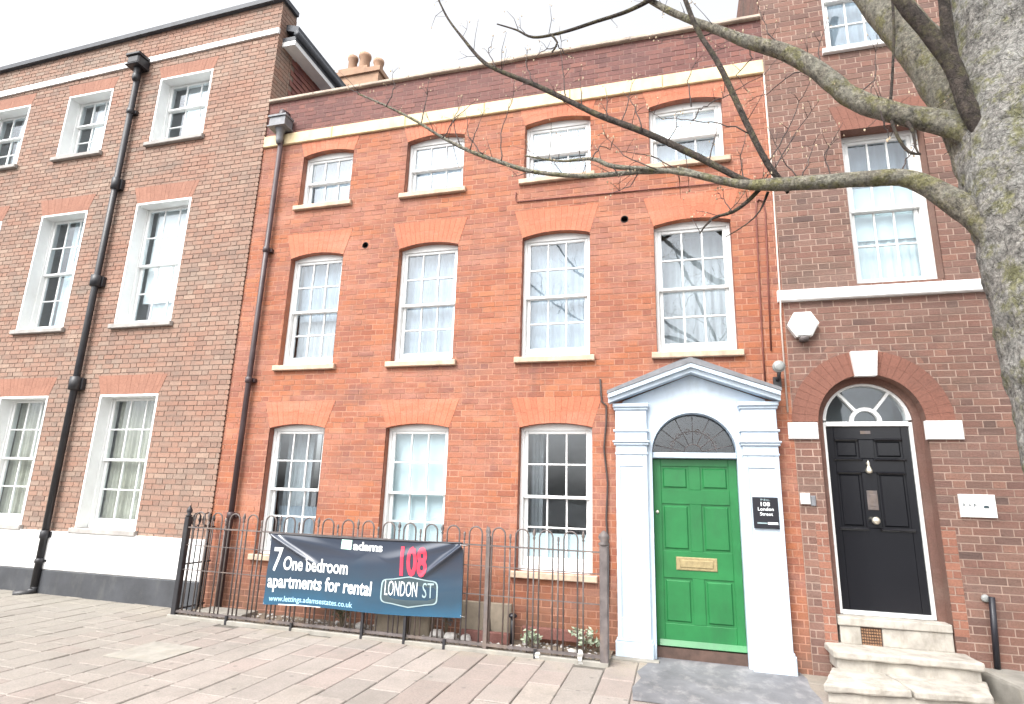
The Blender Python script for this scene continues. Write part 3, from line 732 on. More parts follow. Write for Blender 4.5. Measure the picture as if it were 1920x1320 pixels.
for fl, ws in mwin.items():
    z0, z1, rise, h, ov = mz[fl]
    for i, (a, b_) in enumerate(ws):
        rows = (1, 1) if fl == 2 else (2, 2)
        w = window(MH, a, b_, z0, z1, rise, .095, rows, msill, .042, split=.5, bot=.07 if fl == 2 else .10)
        y = .27
        if fl == 2:
            if i < 2: drape(w, 'curtain', 'net', a + .05, b_ - .05, y, z0, z1, 7, .008)
            else:
                blind(w, 'blind', 'white_blind', a + .05, b_ - .05, .215, z0 + .42, z1 - .05); drape(w, 'curtain', 'net', a + .05, b_ - .05, y, z0, z1, 7, .008)
        elif fl == 1:
            if i == 3: drape(w, 'curtain', 'grey_curtain', a + .05, b_ - .05, .42, z0, z1, 8, .012)
            elif i == 0: drape(w, 'curtain', 'net', a + .05, b_ - .05, y, z0 + .72, z1, 8, .008); drape(w, 'curtain', 'grey_curtain', a + .05, b_ - .05, y + .06, z0, z1, 8, .01)
            else: drape(w, 'curtain', 'net', a + .05, b_ - .05, y, z0, z1, 9, .006)
        else:
            if i == 1: blind(w, 'blind', 'pale_blue_blind', a + .05, b_ - .05, .235, z0, z1); 
            elif i == 0: drape(w, 'curtain', 'grey_curtain', a + .05, b_ - .4, .4, z0 + .3, z1, 5, .012); drape(w, 'curtain', 'net', a + .05, b_ - .05, .33, z0, z0 + .62, 8, .008)
            else: blind(w, 'blind', 'pale_blue_blind', a + .05, b_ - .05, .215, z0, z0 + .42); drape(w, 'curtain', 'grey_curtain', a + .05, a + .2, .5, z0, z1, 3, .012)
mb = MB(); mb.box(-6.14, 1.24, 2.4, 2.5, 0, 7.2)
for z in (-.05, 2.85, 5.35, 7.05): mb.box(-6.14, 1.24, .2, 2.4, z, z + .12)
mb.build('interior', 'interior', MH)
mb = MB(); mb.box(-6.13, 1.24, .36, 6.0, 7.3, 7.4); mb.build('roof', 'slate', MH)

# door surround
DS = MB()
cx, cz, R = .205, 2.145, .452
n = 24
inner = [(cx + R, .0)] + arc_pts(cx, cz, R, 0, 180, n) + [(cx - R, .0)]
top = lambda x: 2.70 + max(0, (1 - abs(x - cx) / .86)) * .33
outer = [(1.0, .0)]
for t in arc_pts(cx, cz, R, 0, 180, n):
    a = math.atan2(t[1] - cz, t[0] - cx); x = cx + .795 * math.cos(a) if abs(math.cos(a)) > .0 else cx
    k = min(.795 / max(abs(math.cos(a)), 1e-6), 9)
    z = cz + k * math.sin(a)
    if z > top(cx + (.795 if math.cos(a) > 0 else -.795)):
        lo, hi = 0, k
        for _ in range(40):
            m_ = (lo + hi) / 2
            if cz + m_ * math.sin(a) > top(cx + m_ * math.cos(a)): hi = m_
            else: lo = m_
        k = lo; z = cz + k * math.sin(a)
    outer.append((cx + k * math.cos(a), z))
outer.append((-.59, .0))
DS.ring_strip(outer, inner, -.07, .10)
ds = DS.build('door_surround', 'blue_white', MH)
for s, (xa, xb) in enumerate(((-.655, -.285), (.700, 1.080))):
    g0 = gz(xa)
    p = MB()
    p.bev(xa + .012, xa + .06, -.125, -.068, .19, 2.12, .005).bev(xb - .06, xb - .012, -.125, -.068, .19, 2.12, .005)
    p.bev(xa + .06, xb - .06, -.1245, -.068, 1.99, 2.12, .005).bev(xa + .06, xb - .06, -.1245, -.068, .19, .40, .005).box(xa + .058, xb - .058, -.113, -.067, .39, 2.0)
    p.bev(xa - .012, xb + .012, -.15, -.066, g0 - .02, .165, .01).bev(xa, xb, -.138, -.067, .165, .192, .008)
    p.build('pilaster', 'blue_white', ds)
    c = MB()
    c.bev(xa + .004, xb - .004, -.136, -.066, 2.12, 2.145, .006).bev(xa + .012, xb - .012, -.127, -.067, 2.145, 2.225, .004)
    c.bev(xa - .008, xb + .008, -.150, -.066, 2.225, 2.255, .008).bev(xa - .02, xb + .02, -.166, -.066, 2.255, 2.275, .006)
    c.bev(xa + .006, xb - .006, -.138, -.066, 2.275, 2.375, .005).bev(xa - .012, xb + .012, -.154, -.066, 2.375, 2.40, .008)
    c.bev(xa + .01, xb - .01, -.132, -.066, 2.40, 2.625, .005).bev(xa - .006, xb + .006, -.150, -.066, 2.625, 2.655, .008).bev(xa - .016, xb + .016, -.17, -.066, 2.655, 2.70, .008)
    c.build('capital', 'blue_white', ds)
pd = MB(); xl, xr, zb_, za = -.715, 1.112, 2.70, 3.035
for d0, d1, y0 in ((0, .058, -.215), (.052, .098, -.255)):
    for sgn in (0, 1):
        ex = xl if sgn == 0 else xr
        poly = [(ex, zb_ + d0), (cx, za + d0), (cx, za + d1), (ex, zb_ + d1)]
        if sgn: poly = poly[::-1]
        pd.prism(poly, y0, -.066 if d0 == 0 else -.0655)
pd.build('pediment', 'blue_white', ds)
fl_ = MB()
for sgn in (0, 1):
    ex = xl - .01 if sgn == 0 else xr + .01
    poly = [(ex, zb_ + .1), (cx, za + .1), (cx, za + .165), (ex, zb_ + .135)]
    fl_.prism(poly[::-1] if sgn else poly, -.262, .0)
    fl_.prism([(ex, zb_ + .136), (cx, za + .166), (cx, za + .235), (ex, zb_ + .19)][::-1 if sgn else 1], -.02, .004)
fl_.build('flashing', 'lead', ds)
mb = MB(); mb.bev(cx - R + .001, cx + R - .001, -.03, .09, 2.093, 2.155, .008); mb.build('transom', 'blue_white', ds)
fan = MB(); fan.prism(arc_pts(cx, 2.155, R, 0, 180, 20), .075, .08); fp = fan.build('fanlight', 'glass', MH)
sp = MB()
for a in range(12, 180, 26): sp.tube([(cx + .10 * math.cos(math.radians(a)), .065, 2.155 + .10 * math.sin(math.radians(a))), (cx + (R - .02) * math.cos(math.radians(a)), .065, 2.155 + (R - .02) * math.sin(math.radians(a)))], .0045, 5)
for r in (.10, .25): sp.tube([(x, .064, z) for x, z in arc_pts(cx, 2.155, r, 0, 180, 16)], .0045, 5)
for a in range(25, 180, 26):
    c0 = (cx + .25 * math.cos(math.radians(a)), 2.155 + .25 * math.sin(math.radians(a))); sp.tube([(c0[0] + .028 * math.cos(t), .063, c0[1] + .028 * math.sin(t)) for t in [i * math.pi / 4 for i in range(9)]], .0035, 5)
sp.build('fanlight_bars', 'iron', fp)
mb = MB(); mb.box(cx - .5, cx + .5, 1.0, 1.02, 0, 2.8); mb.build('hall', 'brown_wood', MH)
# green door
gx0, gx1, gz0, gz1, gy = -.245, .655, .115, 2.085, .055
D = MB(); D.box(gx0, gx1, gy + .012, gy + .05, gz0, gz1)
st_ = .088; xm0, xm1 = .142, .268
rails = [(gz0, .345), (.81, 1.09), (1.592, 1.748), (2.005, gz1)]
D.bev(gx0, gx0 + st_, gy, gy + .013, gz0, gz1, .004).bev(gx1 - st_, gx1, gy, gy + .013, gz0, gz1, .004)
for a, b_ in rails: D.bev(gx0 + st_, gx1 - st_, gy + .0005, gy + .013, a, b_, .004)
for a, b_ in ((.345, .81), (1.09, 1.592), (1.748, 2.005)): D.bev(xm0, xm1, gy + .0005, gy + .013, a, b_, .004)
gd = D.build('door', 'green_paint', MH, label='green six panelled front door')
for a, b_ in ((.345, .81), (1.09, 1.592), (1.748, 2.005)):
    for xa, xb in ((gx0 + st_, xm0), (xm1, gx1 - st_)):
        MB().bev(xa + .022, xb - .022, gy - .002, gy + .012, a + .022, b_ - .022, .013).build('door_panel', 'green_paint', gd)
mb = MB(); mb.bev(-.022, .405, gy - .010, gy + .001, .895, 1.032, .006).bev(.02, .363, gy - .018, gy - .009, .925, 1.002, .005); mb.build('letter_plate', 'dull_brass', gd)
mb = MB(); mb.lathe([(.018, 0), (.02, .01), (.012, .02)], (-.205, gy - .0, 1.50), 10, 'y'); mb.build('door_lock', 'pale_metal', gd)
mb = MB(); mb.add([(gx0 + .03, gy, .185), (gx1, gy, .185), (gx1, gy - .035, .13), (gx0 + .03, gy - .035, .13), (gx0 + .03, gy, .12), (gx1, gy, .12)], [(0, 3, 2, 1), (3, 4, 5, 2), (0, 4, 3), (1, 2, 5)]); mb.build('weather_bar', 'green_paint', gd)
mb = MB(); mb.box(-.25, .66, .02, .16, gz(0) - .02, .112); mb.build('threshold', 'brown_wood', MH)
mb = MB(); mb.bev(-.72, -.22, -.24, -.152, -.03, .022, .006); mb.build('doorstep', 'pale_concrete', MH)

# ---------------------------------------------------------------- right house (red brown brick)
RH = thing('brick_house', 'red brown brick house with arched black door and white string course, behind the tree', 'house', (2.4, 0, gz(2.4)))
dx, dz = 2.008, 2.50
wr = (2.02, 2.865, 4.035, 5.955); wr2 = (1.97, 2.78, 7.09, 8.7)
semi = arc_pts(dx, dz, .765, 0, 180, 18)
dh = [(1.506, -.1), (2.511, -.1)] + arc_pts(dx, dz, .503, 0, 180, 16)
r1 = [(wr[0], wr[2]), (wr[1], wr[2]), (wr[1], wr[3]), (wr[0], wr[3])]; r2 = [(wr2[0], wr2[2]), (wr2[1], wr2[2]), (wr2[1], wr2[3]), (wr2[0], wr2[3])]
ra = [(wr[0], wr[1], wr[3], 0, .33, .10), (wr2[0], wr2[1], wr2[3], 0, .3, .08)]
quo = [[(2.511, .45), (2.64, .45), (2.64, 1.45), (2.511, 1.45)], [(1.385, .25), (1.506, .25), (1.506, 1.45), (1.385, 1.45)]]
bh = [semi, [(1.506, -.1), (2.511, -.1), (2.511, 2.50), (1.506, 2.50)], r1, r2] + [arch_hole(*a) for a in ra] + quo + [[(1.18, 3.865), (6.6, 3.865), (6.6, 3.99), (1.18, 3.99)],
      [(1.195, 2.31), (1.49, 2.31), (1.49, 2.487), (1.195, 2.487)], [(2.49, 2.31), (2.82, 2.31), (2.82, 2.50), (2.49, 2.50)]]
brick_wall(RH, 1.258, 6.5, -.04, 9.6, bh, 0, 'brick_redbrown', seed=7)
for q in quo: brick_wall(RH, q[0][0] + .004, q[1][0] - .004, q[0][1], q[2][1], [], -.001, 'brick_quoin', seed=8, n_parts=0)
wall_sheet(RH, 1.252, 6.5, -.05, 9.6, [dh, r1, r2], .0035, 'mortar_pink', [.22, .18, .14], 'brick_redbrown')
for i, a in enumerate(ra): flat_arch(RH, a[0], a[1], a[2], a[3], a[4], a[5], 0, 'brick_arch_dark', 90 + i)
mb = MB(); rr = random.Random(9); nv = 26
for i in range(nv):
    a0, a1 = 180 * i / nv + .1, 180 * (i + 1) / nv - .1
    for ri, ro in ((.503, .633), (.6345, .764)):
        pl = arc_pts(dx, dz, ro, a0, a1, 2) + arc_pts(dx, dz, ri, a1, a0, 2)
        mb.prism(pl, -.004, .01, rr.random() * .9 + .05, back=False)
mb.build('door_arch', 'brick_arch_dark', RH, kind='stuff')
mb = MB(); mb.prism([(1.895, 2.98), (2.095, 2.98), (2.125, 3.25), (1.868, 3.25)], -.06, .02); mb.build('keystone', 'white_render', RH)
for xa, xb, za_ in ((1.195, 1.49, 2.487), (2.49, 2.82, 2.50)): MB().bev(xa, xb, -.03, .015, 2.31, za_, .008).build('impost_block', 'white_render', RH)
mb = MB(); mb.bev(1.19, 6.5, -.055, .012, 3.862, 3.992, .012); mb.build('string_course', 'white_render', RH)
w = window(RH, *wr, 0, .16, (2, 2), None, .07, split=.5, bot=.07, head=.06)
blind(w, 'blind', 'pale_blue_blind', wr[0] + .09, wr[1] - .06, .30, wr[2] + .62, wr[3] - .62)
drape(w, 'curtain', 'pale_blue_blind', wr[0] + .07, wr[1] - .07, .33, wr[2], wr[2] + .95, 8, .008)
drape(w, 'curtain', 'net', wr[0] + .07, wr[1] - .07, .40, wr[2] + .9, wr[3], 7, .008)
w = window(RH, *wr2, 0, .10, (2, 2), (.07, .05, .05, 'white_render'), .06, split=.5)
drape(w, 'curtain', 'net', wr2[0] + .07, wr2[1] - .07, .3, wr2[2], wr2[3], 7, .008)
mb = MB(); mb.box(1.26, 6.5, 2.4, 2.5, 0, 9.5)
for z in (-.05, 3.3, 6.5, 9.3): mb.box(1.26, 6.5, .24, 2.4, z, z + .12)
mb.build('interior', 'interior', RH)
mb = MB(); mb.box(1.25, 6.5, -.05, .3, 9.6, 9.68).box(1.25, 6.5, .3, 6, 9.4, 9.5); mb.build('roof', 'coping', RH)
# side wall rising above the middle house, and the far end wall
mb = MB(); mb.box(1.2535, 1.4, .02, 6.0, 7.0, 9.55).box(6.4, 6.495, .02, 6.0, -.05, 9.55); mb.build('side_wall', 'mortar_pink', RH)
mb = MB(); rr = random.Random(14)
for r in range(26):
    zb = 7.63 + r * CH
    for k in range(18):
        ya = .0 + k * .226 + (.113 if r % 2 else 0); mb.box(1.245, 1.256, ya, ya + .215, zb, zb + CH - .011, rr.random() * .9 + .05)
mb.build('side_brickwork', 'brick_redbrown', RH, kind='stuff')
# recess infill, frame, door
yk = .13
mb = MB(); mb.box(1.506, 1.575, yk, .3, 0.45, dz).box(2.441, 2.511, yk, .3, .45, dz); mb.ring_strip(arc_pts(dx, dz, .5035, 0, 180, 24), arc_pts(dx, dz, .433, 0, 180, 24), yk, .3); mb.build('door_recess', 'brick_redbrown', RH)
yd = .165
mb = MB(); mb.bev(1.575, 1.608, yd, .28, .552, dz + .01, .005).bev(2.408, 2.441, yd, .28, .552, dz + .01, .005).bev(1.608, 2.408, yd + .001, .27, dz - .032, dz + .018, .005).bev(1.608, 2.408, yd - .012, .27, .552, .592, .005)
mb.ring_strip(arc_pts(dx, dz + .018, .433, 2, 178, 24), arc_pts(dx, dz + .018, .392, 2, 178, 24), yd, .28)
df = mb.build('door_frame', 'white_paint', RH)
mb = MB(); mb.prism(arc_pts(dx, dz + .018, .393, 0, 180, 20), .215, .22); fp = mb.build('fanlight', 'glass', RH)
mb = MB()
for a in (52, 128):
    c_, s_ = math.cos(math.radians(a)), math.sin(math.radians(a)); px, pz = -s_ * .014, c_ * .014
    mb.prism([(dx + .14 * c_ - px, dz + .018 + .14 * s_ - pz), (dx + .395 * c_ - px, dz + .018 + .395 * s_ - pz), (dx + .395 * c_ + px, dz + .018 + .395 * s_ + pz), (dx + .14 * c_ + px, dz + .018 + .14 * s_ + pz)][::-1], yd + .006, .225)
mb.ring_strip(arc_pts(dx, dz + .018, .155, 0, 180, 16), arc_pts(dx, dz + .018, .118, 0, 180, 16), yd + .004, .226)
mb.build('fanlight_bars', 'white_paint', fp)
mb = MB(); mb.box(dx - .45, dx + .45, .75, .77, .5, 2.98); mb.build('hall', 'grey_curtain', RH)
bx0, bx1, bz0, bz1, by = 1.609, 2.407, .593, dz - .033, .19
D = MB(); D.box(bx0, bx1, by + .016, by + .05, bz0, bz1)
D.bev(bx0, bx0 + .075, by, by + .017, bz0, bz1, .005).bev(bx1 - .075, bx1, by, by + .017, bz0, bz1, .005)
for a, b_ in ((bz0, 1.405), (1.975, 2.125), (2.325, bz1)): D.bev(bx0 + .075, bx1 - .075, by + .0005, by + .017, a, b_, .006)
for a, b_ in ((1.405, 1.975), (2.125, 2.325)): D.bev(1.915, 2.065, by + .0005, by + .017, a, b_, .006)
bd = D.build('door', 'black_paint', RH, label='black panelled front door under a fanlight')
for a, b_ in ((1.405, 1.975), (2.125, 2.325)):
    for xa, xb in ((bx0 + .075, 1.915), (2.065, bx1 - .075)):
        m_ = MB(); m_.bev(xa + .02, xb - .02, by + .002, by + .017, a + .02, b_ - .02, .014)
        m_.bev(xa, xb, by - .020, by + .004, b_ - .014, b_ + .014, .013).bev(xa - .025, xb + .025, by - .022, by + .004, a - .026, a + .004, .014)
        m_.build('door_panel', 'black_paint', bd)
mb = MB(); mb.bev(1.945, 2.045, by - .006, by + .001, 1.59, 1.79, .004).bev(1.96, 2.03, by - .011, by - .005, 1.63, 1.75, .004); mb.build('letter_plate', 'iron', bd)
mb = MB(); mb.lathe([(.024, 0), (.016, .02), (.03, .035), (.04, .055), (.034, .075), (.012, .085)], (1.992, by + .001, 1.485), 14, 'y'); mb.build('door_knob', 'pale_metal', bd)
mb = MB(); mb.lathe([(.010, .0), (.030, .012), (.034, .03), (.024, .055), (.012, .085), (.016, .10), (.009, .125), (.002, .14)], (1.987, by - .018, 1.965), 12)
mb.lathe([(.02, 0), (.014, .014), (.004, .02)], (1.987, by + .001, 2.07), 10, 'y'); mb.build('door_knocker', 'pale_metal', bd)
mb = MB(); mb.bev(1.945, 2.045, by - .004, by + .001, 2.385, 2.42, .003); mb.build('number_plate', 'iron', bd)
# steps
def step_block(x0, x1, y0, y1, z0, z1, name, nose=.0):
    m_ = MB()
    if nose: m_.bev(x0 - .01, x1 + .01, y0 - nose, y1, z1 - .06, z1, .012).bev(x0, x1, y0, y1 - .001, z0, z1 - .06, .006)
    else: m_.bev(x0, x1, y0, y1, z0, z1, .012)
    return m_.build(name, 'step_stone', RH)
def rect(x0, x1, y0, y1): return [(x0, y0), (x1, y0), (x1, y1), (x0, y1)]
worn_plan('threshold', rect(1.515, 2.50, -.014, .16), .472, .551, 'step_stone', RH, .003, .08, .01, 1)
worn_plan('riser_stone', rect(1.53, 1.716, .004, .15), .30, .47, 'step_stone', RH, .003, .06, .008, 2)
worn_plan('riser_stone', rect(1.902, 2.50, .004, .15), .30, .47, 'step_stone', RH, .003, .06, .008, 3)
worn_plan('step', rect(1.375, 2.59, -.345, .15), .232, .302, 'step_stone', RH, .008, .06, .016, 4)
worn_plan('step_riser', rect(1.41, 2.57, -.305, .0), .12, .231, 'step_stone', RH, .005, .06, .01, 5)
worn_plan('step', [(1.165, -.88), (1.86, -.80), (1.80, -.25), (1.37, -.25)], .072, .138, 'step_stone', RH, .009, .06, .016, 6)
worn_plan('step', [(1.872, -.80), (2.46, -.73), (2.62, -.25), (1.812, -.25)], .070, .136, 'step_stone', RH, .009, .06, .016, 7)
worn_plan('step_riser', [(1.20, -.845), (2.45, -.70), (2.60, -.25), (1.38, -.25)], -.05, .071, 'step_stone', RH, .006, .07, .012, 8)
mb = MB()
for i in range(8):
    for k in range(6): mb.box(1.722 + i * .022, 1.722 + i * .022 + .013, .008, .03, .302 + k * .027, .302 + k * .027 + .016, .1 + .8 * random.random())
mb.build('airbrick', 'airbrick', RH, kind='stuff'); MB().box(1.717, 1.901, .022, .04, .30, .47).build('airbrick_recess', 'brown_wood', RH)  # recess backing coloured dark to stand in for shade inside the holes, not timber
o = worn_plan('concrete_ledge', [(2.72, -.62), (6.4, -.75), (6.4, .0), (2.64, .0)], -.08, .205, 'pale_concrete', None, .01, .12, .03, 9); o['kind'] = 'structure'
import bmesh
# ---------------------------------------------------------------- downpipes, cables, boxes and signs on the walls
t = thing('downpipe', 'black cast iron downpipe with hopper on the brown brick house', 'downpipe', (-8.95, -.09, gz(-9)))
MB().tube([(-8.95, -.10, .14), (-8.95, -.10, 8.75)], .048, 12).build('pipe', 'black_iron', t)
m_ = MB(); m_.lathe([(.05, 0), (.066, .05), (.066, .12), (.055, .14), (.06, .22), (.10, .30)], (-8.95, -.12, 8.55), 12); m_.bev(-9.075, -8.825, -.25, -.022, 8.83, 8.98, .02).bev(-9.10, -8.80, -.275, -.021, 8.98, 9.03, .01).bev(-9.09, -8.81, -.265, -.0205, 8.80, 8.83, .01); m_.build('hopper', 'black_iron', t)
for z, r, h in ((7.9, .062, .1), (6.45, .068, .22), (4.72, .082, .2), (3.02, .085, .22), (.82, .062, .12), (.48, .06, .07)):
    m_ = MB(); m_.lathe([(.046, 0), (r, .01), (r, h - .01), (.046, h)], (-8.95, -.10, z), 12); m_.box(-9.03 - (r - .05), -8.87 + (r - .05), -.075, -.018, z + .02, z + h - .02); m_.build('pipe_collar', 'black_iron', t)
MB().tube([(-8.95, -.10, .16), (-8.95, -.10, .10), (-8.98, -.18, .075), (-9.06, -.30, .07)], [.05, .052, .05, .05], 10).build('shoe', 'black_iron', t)
t = thing('downpipe', 'maroon downpipe with grey hopper head at the left edge of the orange house', 'downpipe', (-5.775, -.075, gz(-5.8)))
MB().tube([(-5.775, -.075, .02), (-5.775, -.075, 6.95)], .038, 12).build('pipe', 'purple_pipe', t)
m_ = MB(); m_.lathe([(.042, 0), (.055, .06), (.055, .18), (.09, .25), (.10, .27)], (-5.785, -.105, 6.86), 10); m_.box(-5.925, -5.645, -.21, -.02, 7.12, 7.27).box(-5.945, -5.625, -.23, -.018, 7.27, 7.30).box(-5.945, -5.625, -.23, -.017, 7.105, 7.122); m_.build('hopper', 'lead', t)
m_ = MB(); m_.tube([(-5.79, .02, 7.43), (-5.79, -.10, 7.41), (-5.79, -.12, 7.29)], .06, 10); m_.build('outlet_pipe', 'purple_pipe', t)
for z in (5.05, 3.07, 1.22):
    m_ = MB(); m_.lathe([(.038, 0), (.052, .01), (.052, .08), (.038, .09)], (-5.775, -.075, z), 12); m_.box(-5.85, -5.70, -.055, .002, z + .02, z + .07); m_.build('pipe_collar', 'purple_pipe', t)
def cable(label, pts, r, mat, group=None):
    mb = MB(); mb.tube(pts, r, 6); o = mb.build('wall_cable', mat); props(o, label, 'cable', group); return o
cable('thin dark cable running level under the second floor windows of the orange house', [(-1.95, -.012, 5.62), (-1.955, -.012, 5.53), (-1.93, -.012, 5.475), (-.7, -.012, 5.46), (.585, -.012, 5.435), (.93, -.012, 5.42)], .008, 'red_cable')
cable('left cable of the red brown pair dropping towards the white pediment', [(1.045, -.012, 5.13), (1.03, -.012, 5.0), (1.01, -.012, 4.0), (1.0, -.012, 3.35), (1.0, -.012, 2.95)], .0095, 'red_cable')
cable('right red brown cable of the pair, looped over at its top, beside the house boundary', [(1.045, -.012, 5.13), (1.07, -.012, 5.17), (1.12, -.012, 5.14), (1.135, -.012, 5.0), (1.11, -.012, 4.2), (1.085, -.012, 3.3)], .0095, 'red_cable')
cable('pale thin cable down the joint between the orange house and the red brown house', [(1.235, -.012, 7.05), (1.24, -.012, 5.4), (1.222, -.012, 4.0), (1.215, -.062, 3.9), (1.21, -.014, 3.7), (1.205, -.014, 2.6)], .010, 'pale_cable')
cable('dark twisted cable hanging between the ground floor window and the white door surround', [(-.83, -.014, 3.02), (-.815, -.014, 2.75), (-.76, -.02, 2.70), (-.76, -.03, 2.5), (-.79, -.02, 2.2), (-.75, -.025, 1.8), (-.77, -.02, 1.4), (-.745, -.02, 1.0), (-.76, -.02, .5)], .012, 'twig')
t = thing('wall_lamp', 'small grey round wall lamp above the right end of the white pediment', 'wall lamp', (1.14, 0, 2.95))
MB().box(1.08, 1.16, -.05, .0, 2.88, 2.99).build('bracket', 'black_iron', t)
MB().tube([(1.12, -.03, 2.95), (1.125, -.12, 2.97), (1.125, -.16, 3.02)], .02, 8).build('arm', 'black_iron', t)
m_ = MB(); m_.lathe([(.04, -.05), (.062, -.03), (.066, .02), (.06, .03)], (1.125, -.16, 3.08), 16, 'y'); m_.build('lamp_head', 'lamp_grey', t)
m_ = MB(); m_.lathe([(.056, .031), (.045, .042), (.02, .048)], (1.125, -.16, 3.08), 16, 'y'); m_.build('lens', 'lamp_grey', t)
t = thing('alarm_box', 'white hexagonal burglar alarm box under the string course', 'alarm box', (1.425, 0, 3.40))
hexp = [(1.262, 3.572), (1.345, 3.432), (1.508, 3.437), (1.585, 3.583), (1.51, 3.715), (1.338, 3.712)]
m_ = MB(); m_.prism(hexp, -.075, .0); sm_ = [(1.425 + (x - 1.425) * .9, 3.575 + (z - 3.575) * .9) for x, z in hexp]; m_.prism(sm_, -.09, -.074); m_.build('cover', 'white_plastic', t)
MB().lathe([(.05, 0), (.055, .03), (.05, .05)], (1.425, -.045, 3.385), 12).build('strobe', 'iron', t)
t = thing('intercom', 'small white entry intercom box left of the black door', 'intercom', (1.31, 0, 1.62))
MB().bev(1.262, 1.355, -.035, .0, 1.63, 1.745, .008).build('housing', 'white_plastic', t)
MB().bev(1.36, 1.41, -.02, .0, 1.615, 1.72, .006).build('grey_plate', 'lead', t)

def text_mesh(txt, size, bold=0.0, cuts=0):
    c = bpy.data.curves.new('lettering', 'FONT'); c.body = txt; c.size = size; c.offset = bold; c.resolution_u = 3; c.align_x = 'LEFT'
    o = bpy.data.objects.new('lettering', c); COL.objects.link(o)
    bpy.context.view_layer.update()
    me = bpy.data.meshes.new_from_object(o.evaluated_get(bpy.context.evaluated_depsgraph_get()))
    vs = [tuple(v.co) for v in me.vertices]; fs = [tuple(p.vertices) for p in me.polygons]
    if cuts:
        bm = bmesh.new(); bm.from_mesh(me)
        a, b_ = min(v[0] for v in vs), max(v[0] for v in vs)
        for i in range(1, cuts): bmesh.ops.bisect_plane(bm, geom=bm.verts[:] + bm.edges[:] + bm.faces[:], plane_co=(a + (b_ - a) * i / cuts, 0, 0), plane_no=(1, 0, 0))
        for i in range(-1, 4): bmesh.ops.bisect_plane(bm, geom=bm.verts[:] + bm.edges[:] + bm.faces[:], plane_co=(0, .05 + i * .2, 0), plane_no=(0, 1, 0))
        bm.verts.index_update(); vs = [tuple(v.co) for v in bm.verts]; fs = [tuple(v.index for v in f.verts) for f in bm.faces]; bm.free()
    bpy.data.objects.remove(o); bpy.data.curves.remove(c); bpy.data.meshes.remove(me)
    return vs, fs
def text_on(txt, x0, x1, zbase, hgt, surf, mat, parent, bold=0.0, name='lettering', shear=0.0, drop=0.0):
    """Flat print: capital height hgt, stretched to run from x0 to x1 with its base line at zbase; surf(x, z) gives y."""
    vs, fs = text_mesh(txt, 1.0, bold)
    a, b_ = min(v[0] for v in vs), max(v[0] for v in vs); kx = (x1 - x0) / (b_ - a); kz = hgt / .70
    out = []
    for v in vs:
        x = x0 + (v[0] - a) * kx + shear * v[1] * kz; z = zbase + v[1] * kz + drop * (x - x0)
        out.append((x, surf(x, z), z))
    mb = MB(); mb.add(out, fs); return mb.build(name, mat, parent)
t = thing('door_sign', 'black address plaque with white lettering on the right pilaster beside the green door', 'plaque', (.90, -.12, 1.37))
m_ = MB(); m_.bev(.775, 1.022, -.146, -.125, 1.374, 1.69, .008); m_.build('plate', 'black_plastic', t)
fy = lambda x, z: -.1475
text_on('No.', .855, .945, 1.655, .018, fy, 'letter_grey', t, .01)
text_on('108', .852, .942, 1.60, .04, fy, 'letter_white', t, .02)
text_on('London', .822, .975, 1.553, .034, fy, 'letter_white', t, .01)
text_on('Street', .84, .965, 1.503, .034, fy, 'letter_white', t, .01)
m_ = MB(); m_.prism([(.91, 1.415), (1.008, 1.415), (1.008, 1.438), (.91, 1.438)], -.148, -.1455); m_.build('print_bar', 'letter_white', t)
m_ = MB(); m_.prism([(.81, 1.42), (.905, 1.42), (.905, 1.433), (.81, 1.433)], -.148, -.1455); m_.build('print_bar', 'letter_grey', t)
t = thing('wall_sign', 'white rectangular company plate with small dark print right of the black door', 'plaque', (2.85, 0, 1.55))
MB().bev(2.695, 3.0, -.026, .0, 1.552, 1.772, .004).build('plate', 'white_plastic', t)
fy = lambda x, z: -.0275
for i, ch_ in enumerate('RAF'): text_on(ch_, 2.722 + .046 * i, 2.746 + .046 * i, 1.652, .032, fy, 'plate_dark', t, .012)
m_ = MB(); m_.prism([(2.895, 1.642), (2.935, 1.642), (2.940, 1.658), (2.925, 1.668), (2.905, 1.668), (2.892, 1.658)], -.0285, -.0255); m_.build('emblem', 'plate_dark', t)
for xa, xb, z in ((2.75, 2.78, 1.627), (2.79, 2.80, 1.632), (2.83, 2.845, 1.63), (2.95, 2.985, 1.645)):
    m_ = MB(); m_.prism([(xa, z), (xb, z), (xb, z + .007), (xa, z + .007)], -.0283, -.0255); m_.build('print_bar', 'net', t)
t = thing('standpipe', 'short black pipe against the wall at the right of the steps', 'pipe', (2.83, -.05, .205))
MB().tube([(2.80, -.05, .205), (2.838, -.05, .83)], .026, 10).build('pipe', 'black_plastic', t)
MB().lathe([(.03, 0), (.036, .01), (.036, .02), (.028, .03)], (2.80, .0, .81), 10, 'y').build('bracket', 'lamp_grey', t)

